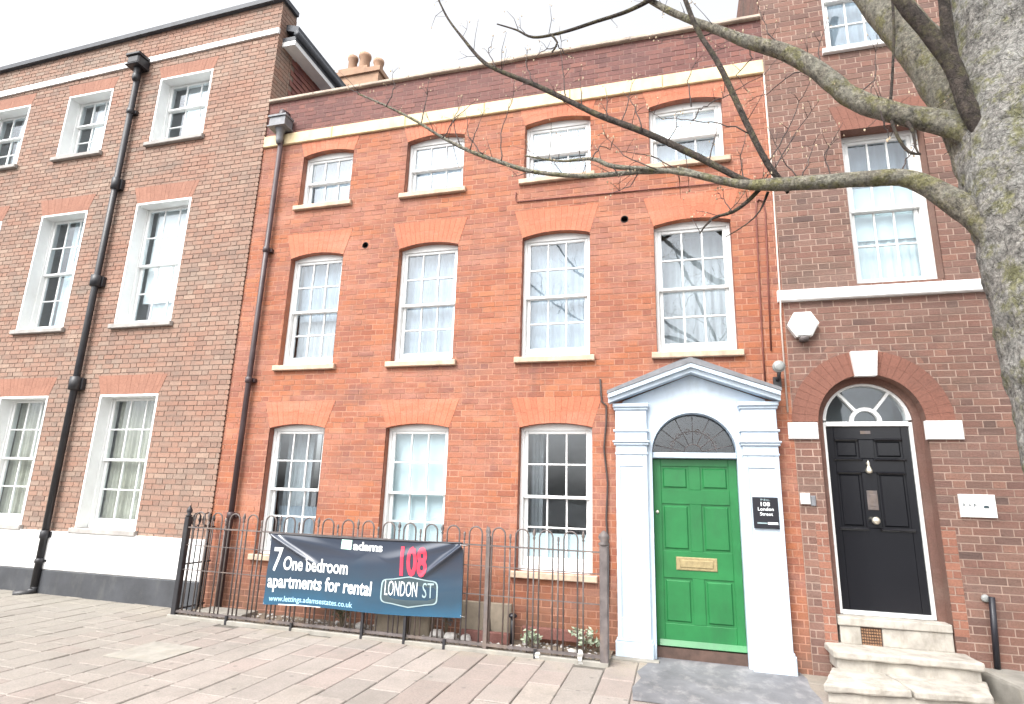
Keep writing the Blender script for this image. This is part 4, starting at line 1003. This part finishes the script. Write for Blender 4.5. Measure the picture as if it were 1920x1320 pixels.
# ---------------------------------------------------------------- railings
YR = -.50
FR = thing('railing', 'hoop topped iron railings along the front of the orange house', 'railing', (-3.4, YR, gz(-3.4)))
rr = random.Random(21)
x = -5.87; period = .2655; k = 0
while x < -.86:
    g = gz(x); cx_ = x
    if not (-2.08 < cx_ - .0 < -1.92):
        pts = [(cx_ - .074, YR, g + .045), (cx_ - .074, YR + rr.uniform(-.002, .002), g + 1.19)] + [(cx_ + .074 * math.cos(a), YR, g + 1.19 + .078 * math.sin(a)) for a in [math.pi - math.pi * i / 8 for i in range(1, 8)]] + [(cx_ + .074, YR, g + 1.19), (cx_ + .074, YR + rr.uniform(-.002, .002), g + .045)]
        MB().tube(pts, .009, 6).build('hoop_bar', 'iron', FR)
    sx = cx_ + period / 2; g = gz(sx); big = k % 2 == 0; h = 1.17 if big else 1.12
    if sx < -.80:
        m_ = MB(); m_.tube([(sx, YR, g + .045), (sx, YR, g + h)], .009, 6)
        m_.lathe([(.008, 0), (.016 if big else .012, .012), (.008, .026), (.02 if big else .014, .055), (.012, .085), (.002, .115 if big else .09)], (sx, YR, g + h), 8); m_.build('spear_bar', 'iron', FR)
    x += period; k += 1
def rail(z, w, d, x0=-6.05, x1=-.74):
    m_ = MB(); m_.box(x0, x1, YR - d, YR + d, z - w, z + w); n = MB(); n.add([(a, b_, c + gz(a)) for a, b_, c in m_.v], m_.f); n.build('rail', 'iron', FR)
rail(.075, .013, .020); rail(1.075, .007, .018); rail(.86, .004, .010); rail(.565, .004, .010)
g = gz(-6.05)
m_ = MB(); m_.bev(-6.085, -6.02, YR - .032, YR + .032, g - .01, g + 1.20, .006); m_.lathe([(.025, 0), (.045, .02), (.02, .04), (.038, .075), (.03, .105), (.004, .15)], (-6.052, YR, g + 1.195), 10); m_.build('end_post', 'black_iron', FR)
g = gz(-.74)
m_ = MB(); m_.bev(-.785, -.70, YR - .042, YR + .042, g - .01, g + 1.15, .008); m_.lathe([(.05, 0), (.062, .015), (.035, .04), (.06, .08), (.05, .11), (.01, .15)], (-.742, YR, g + 1.145), 10); m_.build('end_post', 'iron', FR)
g = gz(-2.0)
m_ = MB(); m_.bev(-2.025, -1.98, YR - .022, YR + .022, g + .01, g + 1.16, .004); m_.lathe([(.02, 0), (.03, .015), (.015, .03), (.026, .06), (.003, .12)], (-2.002, YR, g + 1.155), 8)
m_.tube([(-2.0, YR, g + .75), (-2.06, -.12, g + .05)], .012, 6); m_.build('post', 'iron', FR)
for xx in (-5.25, -4.35, -3.44, -2.92, -2.45, -1.45):
    g = gz(xx); MB().box(xx - .014, xx + .014, YR - .05, YR - .021, g - .01, g + (.42 if xx in (-3.44, -2.92) else .09)).build('foot', 'black_iron', FR)
g = gz(-6.05)
for i, yy in enumerate((-.40, -.31, -.22, -.13, -.05)):
    m_ = MB(); m_.tube([(-6.052, yy, g + .02), (-6.052, yy, g + 1.13)], .008, 6); m_.lathe([(.008, 0), (.016, .03), (.003, .09)], (-6.052, yy, g + 1.13), 6); m_.build('return_bar', 'black_iron', FR)
for zz in (.09, .62, 1.06): MB().box(-6.06, -6.044, YR + .03, -.02, g + zz - .009, g + zz + .009).build('return_rail', 'black_iron', FR)
m_ = MB()
for yy in (-.36, -.18): m_.tube([(-6.052, yy + .075 * math.cos(a), g + 1.16 + .085 * math.sin(a)) for a in [i * 2 * math.pi / 12 for i in range(13)]], .008, 6)
m_.build('scroll', 'black_iron', FR)

# ---------------------------------------------------------------- banner
YB = -.575
bx = (-4.725, -2.262); bzl = (.300, 1.105); bzr = (.335, 1.108)
def b_wr(u, v):
    # wrinkles of the sheet: u from the left, v from the top
    def ridge(ax, ay, bx_, by_, w, amp):
        dx_, dy_ = bx_ - ax, by_ - ay; L = dx_ * dx_ + dy_ * dy_; s = max(0, min(1, ((u - ax) * dx_ + (v - ay) * dy_) / L))
        d = math.hypot((u - ax - s * dx_) * 3.0, v - ay - s * dy_); return amp * math.exp(-(d / w) ** 2) * (1 - s) ** .5
    h = ridge(.0, .0, .27, .42, .050, .060) + ridge(1.0, .03, .80, .50, .045, .062) + ridge(.05, .02, .5, .24, .10, .016) + ridge(.95, .02, .62, .28, .09, .018)
    h += .006 * math.sin(u * 9 + v * 3) + .004 * math.sin(v * 14 + u * 5) + .010 * math.sin(u * math.pi) * (1 - v)
    return h
def b_pt(u, v, off=0.0):
    x = bx[0] + (bx[1] - bx[0]) * u - .0 + .035 * (v - .5) * (1 - 2 * u) * -.4
    zt = bzl[1] + (bzr[1] - bzl[1]) * u - .012 * math.sin(math.pi * u); zb = bzl[0] + (bzr[0] - bzl[0]) * u + .012 * math.sin(math.pi * u * 2.2)
    return (x, YB - b_wr(u, v) - off, zt + (zb - zt) * v)
BN = thing('banner', 'navy advertising banner with white lettering tied to the railings', 'banner', (-3.49, YB, .30))
m_ = MB(); nu, nv = 240, 84
vs = [b_pt(i / nu, k / nv) for k in range(nv + 1) for i in range(nu + 1)]
m_.add(vs, [(k * (nu + 1) + i, (k + 1) * (nu + 1) + i, (k + 1) * (nu + 1) + i + 1, k * (nu + 1) + i + 1) for k in range(nv) for i in range(nu)], 0, True)
vs2 = [(p[0], p[1] + .003, p[2]) for p in vs]
m_.add(vs2, [(k * (nu + 1) + i, k * (nu + 1) + i + 1, (k + 1) * (nu + 1) + i + 1, (k + 1) * (nu + 1) + i) for k in range(nv) for i in range(nu)], 0, True)
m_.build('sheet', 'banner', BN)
m_ = MB(); m_.tube([b_pt(i / 40, 0) for i in range(41)], .010, 6); m_.build('top_hem', 'black_plastic', BN)
for u, v, q in ((0.005, .02, (-4.74, YR, 1.07)), (.995, .02, (-2.24, YR, 1.075)), (.005, .98, (-4.74, YR, .30)), (.995, .97, (-2.24, YR, .34)), (.5, .0, (-3.49, YR, 1.08))):
    a = b_pt(u, v); MB().tube([a, ((a[0] + q[0]) / 2, (a[1] + q[1]) / 2 - .005, (a[2] + q[2]) / 2), q], .005, 5).build('tie', 'white_plastic', BN)
def subdiv(vs, fs, n=1):
    return vs, fs
def b_text(txt, u0, u1, vbase, vh, mat, bold=0.0, drop=0.0, off=.0045, name='lettering', serif=False):
    vs, fs = text_mesh(txt, 1.0, bold, max(4, int((u1 - u0) * 160)))
    a, b_ = min(v[0] for v in vs), max(v[0] for v in vs); out = []
    for v in vs:
        u = u0 + (v[0] - a) / (b_ - a) * (u1 - u0); vv = vbase - v[1] / .70 * vh + drop * (u - u0); out.append(b_pt(u, vv, off))
    mb = MB(); mb.add(out, fs); return mb.build(name, mat, BN)
b_text('7', .028, .078, .52, .33, 'letter_white', .012, .0)
b_text('One bedroom', .088, .435, .50, .185, 'letter_white', .022, .02)
b_text('apartments for rental', .012, .565, .755, .185, 'letter_white', .022, .02)
b_text('www.lettings.adamsestates.co.uk', .03, .475, .945, .075, 'letter_blue', .012, .02)
m_ = MB(); m_.add([b_pt(u, v, .004) for u, v in ((.085, .985), (.20, .985), (.31, .99), (.31, .999), (.20, .998), (.085, .998))], [(0, 1, 4, 5), (1, 2, 3, 4)]); m_.build('print_bar', 'letter_white', BN)
b_text('adams', .452, .605, .155, .115, 'letter_white', .03, .05)
def b_poly(uv, mat, name, off=.0045):
    m_ = MB(); m_.add([b_pt(u, v, off) for u, v in uv], [tuple(range(len(uv)))]); return m_.build(name, mat, BN)
b_poly([(.392, .02), (.446, .025), (.443, .16), (.390, .155)], 'letter_mint', 'emblem')
b_poly([(.404, .06), (.420, .045), (.436, .062), (.436, .13), (.404, .128)], 'letter_white', 'emblem', .006)
b_text('108', .700, .832, .455, .37, 'letter_red', .035, .0)
def plate_pts(s=1.0):
    out = []
    for i in range(48):
        a = 2 * math.pi * i / 48; c_, s_ = math.cos(a), math.sin(a); n_ = 5.0
        x_ = math.copysign(abs(c_) ** (2 / n_), c_); z_ = math.copysign(abs(s_) ** (2 / n_), s_)
        z_ *= 1 - .13 * math.cos(x_ * math.pi * 1.5) * 1.0 * (-1 if abs(x_) > 2 else 1) * (abs(z_) > .6) * -.8
        out.append((.750 + .138 * s * x_, .685 + .19 * (s if s == 1 else s - .03) * z_))
    return out
b_poly(plate_pts(.97), 'plate_dark', 'name_plate', .0035)
o_, i_ = plate_pts(1.0), plate_pts(.955); n = len(o_)
m_ = MB(); m_.add([b_pt(u, v, .005) for u, v in o_] + [b_pt(u, v, .005) for u, v in i_], [(i, (i + 1) % n, (i + 1) % n + n, i + n) for i in range(n)]); m_.build('plate_border', 'letter_grey', BN)
b_text('LONDON', .632, .790, .74, .20, 'letter_white', -.004, .03, .0055)
b_text('ST', .815, .868, .752, .20, 'letter_grey', .0, .0, .0055)

# ---------------------------------------------------------------- things in the bed behind the railings
def block(label, x0, x1, y0, y1, z0, z1, mat, tilt=0.0, name='concrete_block', cat='block', group=None):
    m_ = MB(); m_.bev(x0, x1, y0, y1, z0, z1, .012); o = m_.build(name, mat); o.rotation_euler = (tilt, 0, 0); props(o, label, cat, group); return o
block('largest buff concrete slab leaning on the wall below the right hand window', -2.42, -1.83, -.16, -.10, .04, .44, 'concrete', -.12, 'concrete_slab', 'slab')
block('buff concrete block behind the railings under the middle of the banner', -3.42, -3.02, -.30, -.12, .03, .30, 'concrete')
block('narrow buff block behind the railings under the right end of the banner', -2.97, -2.74, -.28, -.12, .03, .28, 'concrete')
block('pale flat slab lying behind the left end of the railings', -5.85, -5.15, -.40, -.10, .055, .12, 'pale_concrete', 0, 'flat_slab', 'slab')
block('dark red plank lying on the ground below the right hand window', -1.70, -.92, -.12, -.07, .10, .22, 'brick_plum', 0, 'plank', 'plank')
block('short dark red plank left of the black vent cap', -2.35, -1.80, -.30, -.25, .05, .17, 'brick_plum', 0, 'plank', 'plank')
t = thing('vent_pipe', 'short black capped pipe standing behind the railings under the right hand window', 'pipe', (-1.78, -.22, .05))
MB().tube([(-1.78, -.22, .03), (-1.78, -.22, .33)], .024, 10).build('pipe', 'black_plastic', t)
MB().lathe([(.03, 0), (.05, .01), (.05, .03), (.02, .05)], (-1.78, -.22, .32), 10).build('cap', 'black_plastic', t)
rocks = [(-2.62, -.33, .085, 'large pale grey rock behind the railings just right of the banner'), (-2.45, -.36, .075, 'pale grey rock second right of the banner, behind the railings'), (-2.28, -.33, .065, 'smaller pale rock in front of the leaning concrete slab'), (-3.62, -.25, .06, 'pale rock lying beside the dry shrub under the banner')]
for i, (x_, y_, r_, lb) in enumerate(rocks):
    m_ = MB(); m_.blob((x_, y_, gz(x_) + .03 + r_ * .6), (r_, r_ * .8, r_ * .75), i + 3, 1, .16); o = m_.build('rock', 'rock'); props(o, lb, 'rock', 'rocks behind the railings')
lit = [(-2.05, -.40, .03), (-1.97, -.42, .03), (-1.88, -.40, .028), (-1.73, -.42, .025), (-1.66, -.40, .034), (-1.57, -.41, .03), (-1.08, -.40, .035), (-1.0, -.42, .04), (-1.1, -.36, .045), (-1.02, -.33, .04)]
for i, (x_, y_, r_) in enumerate(lit):
    m_ = MB(); m_.blob((x_, y_, gz(x_) + .06), (r_, r_ * .8, r_ * .8), i + 40, 0, .35); o = m_.build('litter', 'litter'); props(o, 'scrap of white litter on the ground just behind the right part of the railings', 'litter', 'litter behind the railings')
def scrap(label, x_, y_, h):
    m_ = MB(); vs = []
    for i in range(5):
        for k in range(3): vs.append((x_ + (k - 1) * .022 + .01 * math.sin(i * 2 + k), y_ - .012 * (i % 2) + .006 * k, gz(x_) + .0 + h * i / 4))
    m_.add(vs, [(i * 3 + k, i * 3 + k + 1, (i + 1) * 3 + k + 1, (i + 1) * 3 + k) for i in range(4) for k in range(2)]); o = m_.build('litter', 'litter'); props(o, label, 'litter', None)
scrap('white paper scrap hanging through the foot of the railings below the right hand window', -1.42, -.555, .07)
scrap('white plastic scrap hanging at the foot of the railings near the right end post', -.98, -.555, .13)
def leafy(name, label, x_, y_, h, w_, nst, nlf, leafm, seed, lsz=.03):
    r_ = random.Random(seed); g_ = gz(x_) + .03; t_ = thing(name, label, 'plant', (x_, y_, g_)); st, lv = MB(), MB()
    for i in range(nst):
        a = r_.uniform(0, 6.28); tip = (x_ + w_ * math.cos(a) * r_.uniform(.3, 1), y_ + .5 * w_ * math.sin(a) * r_.uniform(.3, 1), g_ + h * r_.uniform(.5, 1)); mid = (x_ + (tip[0] - x_) * .35, y_ + (tip[1] - y_) * .35, g_ + (tip[2] - g_) * .6)
        st.tube([(x_, y_, g_ - .03), mid, tip], [.006, .004, .002], 5)
        for _ in range(nlf):
            f_ = r_.uniform(.3, 1); c_ = Vector(mid).lerp(Vector(tip), f_) + Vector((r_.uniform(-1, 1), r_.uniform(-1, 1), r_.uniform(-1, 1))) * lsz
            d = Vector((r_.uniform(-1, 1), r_.uniform(-1, 1), r_.uniform(-.4, .8))).normalized(); e = d.orthogonal().normalized()
            lv.add([c_ - d * lsz, c_ + e * lsz * .45, c_ + d * lsz, c_ - e * lsz * .45], [(0, 1, 2, 3)])
    st.build('stems', 'twig_dry', t_)
    if lv.v: lv.build('foliage', leafm, t_, kind='stuff')
leafy('small_plant', 'pale green variegated plant beside the black capped pipe', -1.55, -.30, .20, .13, 9, 10, 'pale_leaf', 1)
leafy('small_plant', 'low green plant with white leaves next to the right end post', -.98, -.26, .24, .16, 10, 12, 'pale_leaf', 2)
leafy('small_plant', 'grey leaved plant standing at the right end of the banner', -2.55, -.25, .42, .10, 8, 16, 'lead', 3, .03)
leafy('dry_shrub', 'dry twiggy shrub behind the railings under the banner', -3.85, -.26, .26, .2, 26, 5, 'leaf', 4, .02)
leafy('weed', 'small green weed at the foot of the wall near the left pilaster', -.86, -.12, .14, .07, 6, 8, 'leaf', 5, .022)
# ---------------------------------------------------------------- tree
BR = {
'A' : [(2.176, -2.9, 3.057, 0.1531), (2.014, -2.855, 3.301, 0.1194), (1.886, -2.81, 3.49, 0.0857), (1.705, -2.765, 3.711, 0.0675), (1.56, -2.72, 3.83, 0.0584), (1.349, -2.675, 3.87, 0.0563), (1.089, -2.63, 3.907, 0.054), (0.777, -2.585, 3.95, 0.0478), (0.58, -2.54, 4.0, 0.0367), (0.355, -2.495, 4.104, 0.0294), (0.097, -2.45, 4.244, 0.0259)] ,
'A2' : [(0.138, -2.45, 4.229, 0.0216), (-0.2, -2.422, 4.279, 0.0221), (-0.648, -2.394, 4.314, 0.0205), (-1.126, -2.367, 4.433, 0.0189), (-1.487, -2.339, 4.61, 0.0195), (-1.762, -2.311, 4.765, 0.0175), (-2.054, -2.283, 4.968, 0.0154), (-2.363, -2.256, 5.218, 0.0132), (-2.72, -2.228, 5.467, 0.012), (-3.081, -2.2, 5.695, 0.0084)] ,
'A3' : [(0.256, -2.5, 4.137, 0.0169), (-0.07, -2.46, 4.26, 0.0174), (-0.419, -2.42, 4.359, 0.0202), (-0.604, -2.38, 4.48, 0.0161), (-0.892, -2.34, 4.523, 0.0094), (-1.221, -2.3, 4.646, 0.0073)] ,
'B' : [(2.263, -2.9, 3.647, 0.158), (2.066, -2.858, 3.906, 0.1166), (1.901, -2.815, 4.097, 0.0886), (1.79, -2.773, 4.196, 0.0762), (1.639, -2.731, 4.292, 0.0707), (1.466, -2.688, 4.424, 0.0727), (1.32, -2.646, 4.578, 0.0707), (1.137, -2.604, 4.866, 0.0692), (0.936, -2.562, 5.095, 0.063), (0.676, -2.519, 5.285, 0.0478), (0.483, -2.477, 5.467, 0.0402), (0.277, -2.435, 5.646, 0.0321), (0.061, -2.392, 5.856, 0.0283), (-0.167, -2.35, 6.111, 0.0243)] ,
'C' : [(0.891, -2.5, 3.913, 0.0121), (0.828, -2.529, 4.024, 0.0242), (0.75, -2.557, 4.153, 0.0223), (0.623, -2.586, 4.489, 0.0227), (0.451, -2.614, 5.013, 0.0213), (0.301, -2.643, 5.347, 0.0195), (0.208, -2.671, 5.653, 0.0176), (0.134, -2.7, 5.964, 0.0134)] ,
'D' : [(0.672, -2.55, 3.983, 0.0243), (0.564, -2.533, 4.051, 0.0246), (0.34, -2.517, 4.233, 0.0273), (0.021, -2.5, 4.475, 0.0283), (-0.233, -2.483, 4.649, 0.0267), (-0.545, -2.467, 4.844, 0.0252), (-0.829, -2.45, 5.058, 0.0236), (-1.128, -2.433, 5.277, 0.0218), (-1.497, -2.417, 5.518, 0.02), (-1.668, -2.4, 5.683, 0.0178), (-1.861, -2.383, 5.966, 0.013), (-2.04, -2.367, 6.25, 0.0107), (-2.181, -2.35, 6.556, 0.0082)] ,
'E' : [(0.851, -2.45, 6.665, 0.0418), (0.299, -2.436, 6.198, 0.0282), (-0.167, -2.421, 5.926, 0.019), (-0.597, -2.407, 5.847, 0.0156), (-0.896, -2.393, 5.814, 0.0138), (-1.153, -2.379, 5.834, 0.012), (-1.327, -2.364, 5.967, 0.0092), (-1.528, -2.35, 6.09, 0.0062)] ,
'E2' : [(-0.985, -2.4, 5.815, 0.0099), (-0.918, -2.4, 5.708, 0.0098), (-0.967, -2.4, 5.614, 0.0074)] ,
'F' : [(0.709, -2.5, 3.988, 0.0163), (0.631, -2.475, 3.912, 0.0164), (0.502, -2.45, 3.827, 0.0145), (0.345, -2.425, 3.797, 0.0105), (0.249, -2.4, 3.691, 0.0051)] ,
'G' : [(2.184, -2.85, 3.502, 0.0864), (2.062, -2.886, 3.756, 0.0709), (1.975, -2.921, 3.974, 0.058), (1.891, -2.957, 4.177, 0.0516), (1.841, -2.993, 4.418, 0.0521), (1.73, -3.029, 4.655, 0.0493), (1.608, -3.064, 4.859, 0.0463), (1.482, -3.1, 5.113, 0.0397)] ,
'G2' : [(1.836, -3.0, 4.445, 0.0382), (1.808, -3.05, 4.62, 0.0382), (1.791, -3.1, 4.784, 0.0347), (1.776, -3.15, 4.989, 0.0312)] ,
'H' : [(2.219, -2.85, 3.006, 0.1766), (2.097, -2.786, 3.472, 0.1561), (2.025, -2.721, 3.94, 0.1496), (1.996, -2.657, 4.358, 0.1559), (1.907, -2.593, 4.774, 0.155), (1.797, -2.529, 5.13, 0.1451), (1.691, -2.464, 5.482, 0.1423), (1.543, -2.4, 5.919, 0.131)] ,
'I' : [(1.671, -2.7, 5.379, 0.0099), (1.643, -2.708, 5.002, 0.0097), (1.592, -2.717, 4.644, 0.0095), (1.546, -2.725, 4.32, 0.0113), (1.571, -2.733, 4.12, 0.0111), (1.62, -2.742, 4.004, 0.011), (1.684, -2.75, 3.974, 0.0073)] ,
'J' : [(1.628, -2.75, 4.246, 0.0185), (1.651, -2.767, 4.127, 0.011), (1.643, -2.783, 4.015, 0.0072), (1.654, -2.8, 3.942, 0.0054)] ,
'K' : [(0.751, -2.5, 3.938, 0.0122), (0.688, -2.483, 3.798, 0.0061), (0.59, -2.467, 3.706, 0.0049), (0.432, -2.45, 3.619, 0.0041)] ,
}
TW= [[(0.22, -2.491, 4.777), (0.211, -2.461, 5.055), (0.284, -2.431, 5.273)], [(-0.836, -2.414, 5.096), (-0.869, -2.384, 5.425), (-0.904, -2.354, 5.862)], [(-0.685, -2.458, 4.963), (-0.7, -2.428, 5.248)], [(-0.462, -2.399, 4.841), (-0.486, -2.369, 5.172)], [(-0.349, -2.394, 4.775), (-0.289, -2.364, 5.007), (-0.255, -2.334, 5.24)], [(-0.166, -2.534, 4.585), (-0.228, -2.504, 4.842), (-0.316, -2.474, 5.009)], [(0.643, -2.547, 4.428), (0.436, -2.517, 4.576), (0.195, -2.487, 4.659), (-0.015, -2.457, 4.729), (-0.122, -2.427, 4.854)], [(0.244, -2.341, 4.738), (0.293, -2.311, 4.869), (0.383, -2.281, 4.928), (0.606, -2.251, 5.042), (0.829, -2.221, 5.182), (1.016, -2.191, 5.383)], [(0.77, -2.485, 4.194), (0.904, -2.455, 4.402), (1.048, -2.425, 4.733), (1.147, -2.395, 4.934)], [(0.782, -2.491, 4.097), (0.981, -2.461, 4.433), (1.179, -2.431, 4.707)], [(0.612, -2.301, 4.13), (0.611, -2.271, 4.419), (0.659, -2.241, 4.63)], [(-1.406, -2.432, 4.531), (-1.435, -2.402, 4.841), (-1.343, -2.372, 5.181), (-1.333, -2.342, 5.431)], [(-1.618, -2.341, 4.687), (-1.769, -2.311, 4.896), (-1.852, -2.281, 5.277)], [(-1.824, -2.431, 4.77), (-1.902, -2.401, 5.026), (-1.833, -2.371, 5.324)], [(-2.237, -2.39, 5.086), (-2.216, -2.36, 5.399), (-2.214, -2.33, 5.602)], [(-1.951, -2.512, 4.802), (-1.844, -2.482, 5.016), (-1.68, -2.452, 5.18)], [(-1.12, -2.391, 4.418), (-1.323, -2.361, 4.419)], [(0.705, -2.333, 4.082), (0.794, -2.303, 4.182), (0.973, -2.273, 4.415)], [(0.997, -2.419, 4.043), (1.07, -2.389, 4.188), (1.13, -2.359, 4.385)], [(1.231, -2.365, 4.045), (1.203, -2.335, 4.296), (1.367, -2.305, 4.575)], [(1.235, -2.382, 5.027), (1.24, -2.352, 5.252), (1.328, -2.322, 5.518)], [(0.942, -2.534, 5.117), (0.844, -2.504, 5.355), (0.785, -2.474, 5.656)], [(0.701, -2.36, 5.418), (0.737, -2.33, 5.268), (0.608, -2.3, 5.16), (0.687, -2.27, 5.012)], [(0.491, -2.402, 5.532), (0.275, -2.372, 5.54), (-0.039, -2.342, 5.604)], [(1.406, -2.475, 4.659), (1.575, -2.445, 4.817), (1.637, -2.415, 5.167)], [(-0.069, -2.542, 4.211), (-0.322, -2.512, 4.399), (-0.499, -2.482, 4.645)], [(0.1, -2.334, 4.312), (-0.113, -2.304, 4.5), (-0.385, -2.274, 4.583)], [(0.346, -2.432, 4.284), (0.4, -2.402, 4.513), (0.431, -2.372, 4.702)], [(0.022, -2.37, 4.56), (0.113, -2.34, 4.698), (0.096, -2.31, 4.85)], [(-1.154, -2.33, 5.362), (-1.245, -2.3, 5.624), (-1.231, -2.27, 5.795)], [(-0.924, -2.371, 5.704), (-1.056, -2.341, 5.699), (-1.165, -2.311, 5.658)], [(-0.934, -2.32, 5.751), (-0.863, -2.29, 5.675), (-0.792, -2.26, 5.627)], [(0.99, -2.451, 4.026), (0.897, -2.421, 4.238), (0.807, -2.391, 4.555)], [(1.55, -2.75, 3.826), (1.606, -2.72, 3.958), (1.695, -2.69, 4.088)], [(-2.596, -2.439, 5.293), (-2.546, -2.409, 5.541), (-2.608, -2.379, 5.76)], [(-3.004, -2.316, 5.594), (-3.138, -2.286, 5.71)], [(-1.755, -2.33, 4.752), (-1.698, -2.3, 5.006), (-1.661, -2.27, 5.165)], [(-0.584, -2.526, 4.387), (-0.521, -2.496, 4.512), (-0.435, -2.466, 4.494), (-0.414, -2.436, 4.612)], [(-0.41, -2.516, 4.3), (-0.37, -2.486, 4.225), (-0.241, -2.456, 4.275)], [(0.496, -2.496, 3.804), (0.446, -2.466, 3.902), (0.394, -2.436, 4.016)], [(1.179, -2.309, 5.122), (1.022, -2.279, 5.1), (0.854, -2.249, 4.974), (0.688, -2.219, 4.947)], [(1.478, -2.75, 4.377), (1.504, -2.72, 4.223), (1.532, -2.69, 4.154)], [(2.087, -2.75, 4.153), (1.936, -2.72, 4.074), (1.843, -2.69, 3.985)], [(-1.477, -2.475, 5.468), (-1.573, -2.445, 5.686), (-1.538, -2.415, 5.883)], [(-0.2, -2.423, 4.279), (-0.291, -2.393, 4.17), (-0.471, -2.363, 4.134)]]
TR = thing('street_tree', 'big lichen covered bare street tree in front of the red brown house', 'tree', (2.27, -2.83, gz(2.2)))
from mathutils import noise as mnoise
def bark_tube(pts, rs, seg, amp, step=.06, seed=0.0):
    # smooth path with a lumpy surface
    P = [Vector(p) for p in pts]; path, rad = [], []
    for i in range(len(P) - 1):
        p0, p1, p2, p3 = P[max(i - 1, 0)], P[i], P[i + 1], P[min(i + 2, len(P) - 1)]
        n = max(2, int((p2 - p1).length / step))
        for k in range(n):
            t = k / n; t2, t3 = t * t, t * t * t
            path.append(.5 * ((2 * p1) + (p2 - p0) * t + (2 * p0 - 5 * p1 + 4 * p2 - p3) * t2 + (3 * p1 - p0 - 3 * p2 + p3) * t3)); rad.append(rs[i] + (rs[i + 1] - rs[i]) * t)
    path.append(P[-1]); rad.append(rs[-1])
    mb = MB(); mb.tube(path, rad, seg)
    n = len(path)
    for j in range(n * seg):
        c = path[j // seg]; v = Vector(mb.v[j]); d = v - c
        k = mnoise.noise(v * 3.2 + Vector((seed, 0, 0))) * .5 + mnoise.noise(v * 9.0) * .4 + mnoise.noise(v * 22.0) * .28 + mnoise.noise(v * 45.0) * .14
        mb.v[j] = tuple(c + d * (1 + amp * k))
    return mb
trunk = [(2.30, -2.83, -.1), (2.28, -2.83, .25), (2.27, -2.83, .8), (2.26, -2.83, 1.6), (2.25, -2.83, 2.3), (2.23, -2.83, 3.0), (2.22, -2.83, 3.6), (2.25, -2.83, 4.1), (2.31, -2.83, 4.8), (2.33, -2.83, 5.6), (2.36, -2.84, 6.6), (2.33, -2.86, 7.8)]
tr_ = [.46, .37, .32, .31, .305, .315, .345, .36, .34, .30, .26, .22]
bark_tube(trunk, tr_, 96, .13, .03).build('trunk', 'bark', TR)
order = ['A', 'A2', 'A3', 'B', 'C', 'D', 'E', 'E2', 'F', 'G', 'G2', 'H', 'I', 'J', 'K']
for i, k in enumerate(order):
    p = BR[k]; rmax = max(q[3] for q in p)
    mat = 'limb' if k in ('A', 'A2', 'A3', 'B', 'H') else 'dark_limb'
    bark_tube([q[:3] for q in p], [q[3] for q in p], 20 if rmax > .04 else 10 if rmax > .015 else 7, .16, .05, i * 3.1).build('branch', mat, TR)
# limbs above and behind the frame
for i, (pts, rs) in enumerate([([(2.33, -2.86, 7.6), (2.1, -3.1, 8.6), (1.6, -3.5, 9.6)], [.2, .13, .07]), ([(2.33, -2.86, 7.7), (2.7, -2.7, 8.8), (3.0, -2.5, 10)], [.19, .12, .06]), ([(2.35, -2.84, 6.4), (2.0, -3.4, 7.2), (1.3, -4.0, 8.0), (.6, -4.4, 8.8)], [.14, .1, .06, .03]), ([(2.2, -2.9, 5.2), (1.8, -3.6, 5.9), (1.1, -4.2, 6.8), (.5, -4.5, 7.8)], [.11, .08, .05, .02]), ([(2.36, -2.84, 6.8), (1.7, -2.7, 7.6), (1.0, -2.5, 8.4), (.2, -2.4, 9.2)], [.12, .09, .06, .03])]):
    bark_tube(pts, rs, 12, .15, .08, 50 + i).build('branch', 'limb', TR)
rr = random.Random(77); tw = MB(); bud = MB()
def add_bud(p, s=1.0):
    for _ in range(rr.randint(1, 2)):
        c = Vector(p) + Vector((rr.uniform(-.025, .025), rr.uniform(-.02, .02), rr.uniform(-.02, .025))); r_ = rr.uniform(.004, .008) * s
        bud.blob(c, (r_ * .8, r_ * .8, r_ * 1.4), rr.randint(0, 999), 0, .3)
for pts in TW:
    P = [Vector(p) for p in pts]; n = len(P)
    path = []
    for i in range(n - 1):
        for k in range(4):
            t = k / 4; q = P[i].lerp(P[i + 1], t) + Vector((rr.uniform(-.008, .008), rr.uniform(-.01, .01), rr.uniform(-.008, .008))); path.append(q)
    path.append(P[-1]); m = len(path)
    o = MB().tube(path, [.0062 - .0042 * i / (m - 1) for i in range(m)], 5).build('twig', 'twig', TR)
    add_bud(path[-1], 1.3)
    for _ in range(3):
        q = path[rr.randint(m // 3, m - 1)]; e = q + Vector((rr.uniform(-.09, .09), rr.uniform(-.08, .08), rr.uniform(.0, .12)))
        tw.tube([q, (q + e) / 2 + Vector((rr.uniform(-.01, .01), 0, .01)), e], [.0026, .002, .0014], 4); add_bud(e)
for k, cnt in (('A2', 22), ('D', 16), ('B', 16), ('C', 10), ('A3', 8), ('F', 5), ('E', 6)):
    P = [Vector(q[:3]) for q in BR[k]]
    for _ in range(cnt):
        i = rr.randint(0, len(P) - 2); q = P[i].lerp(P[i + 1], rr.random()); L = rr.uniform(.08, .34)
        d = Vector((rr.uniform(-.9, .5), rr.uniform(-.6, .6), rr.uniform(-.3, 1.0))).normalized() * L
        md = q + d * .5 + Vector((rr.uniform(-.02, .02), rr.uniform(-.02, .02), rr.uniform(0, .03)))
        tw.tube([q, md, q + d], [.0034, .0026, .0014], 4); add_bud(q + d)
        if rr.random() < .6:
            e = md + Vector((rr.uniform(-.1, .1), rr.uniform(-.1, .1), rr.uniform(-.02, .12))); tw.tube([md, e], [.002, .0013], 4); add_bud(e)
tw.build('fine_twigs', 'twig', TR, kind='stuff'); bud.build('buds', 'bud', TR, kind='stuff')
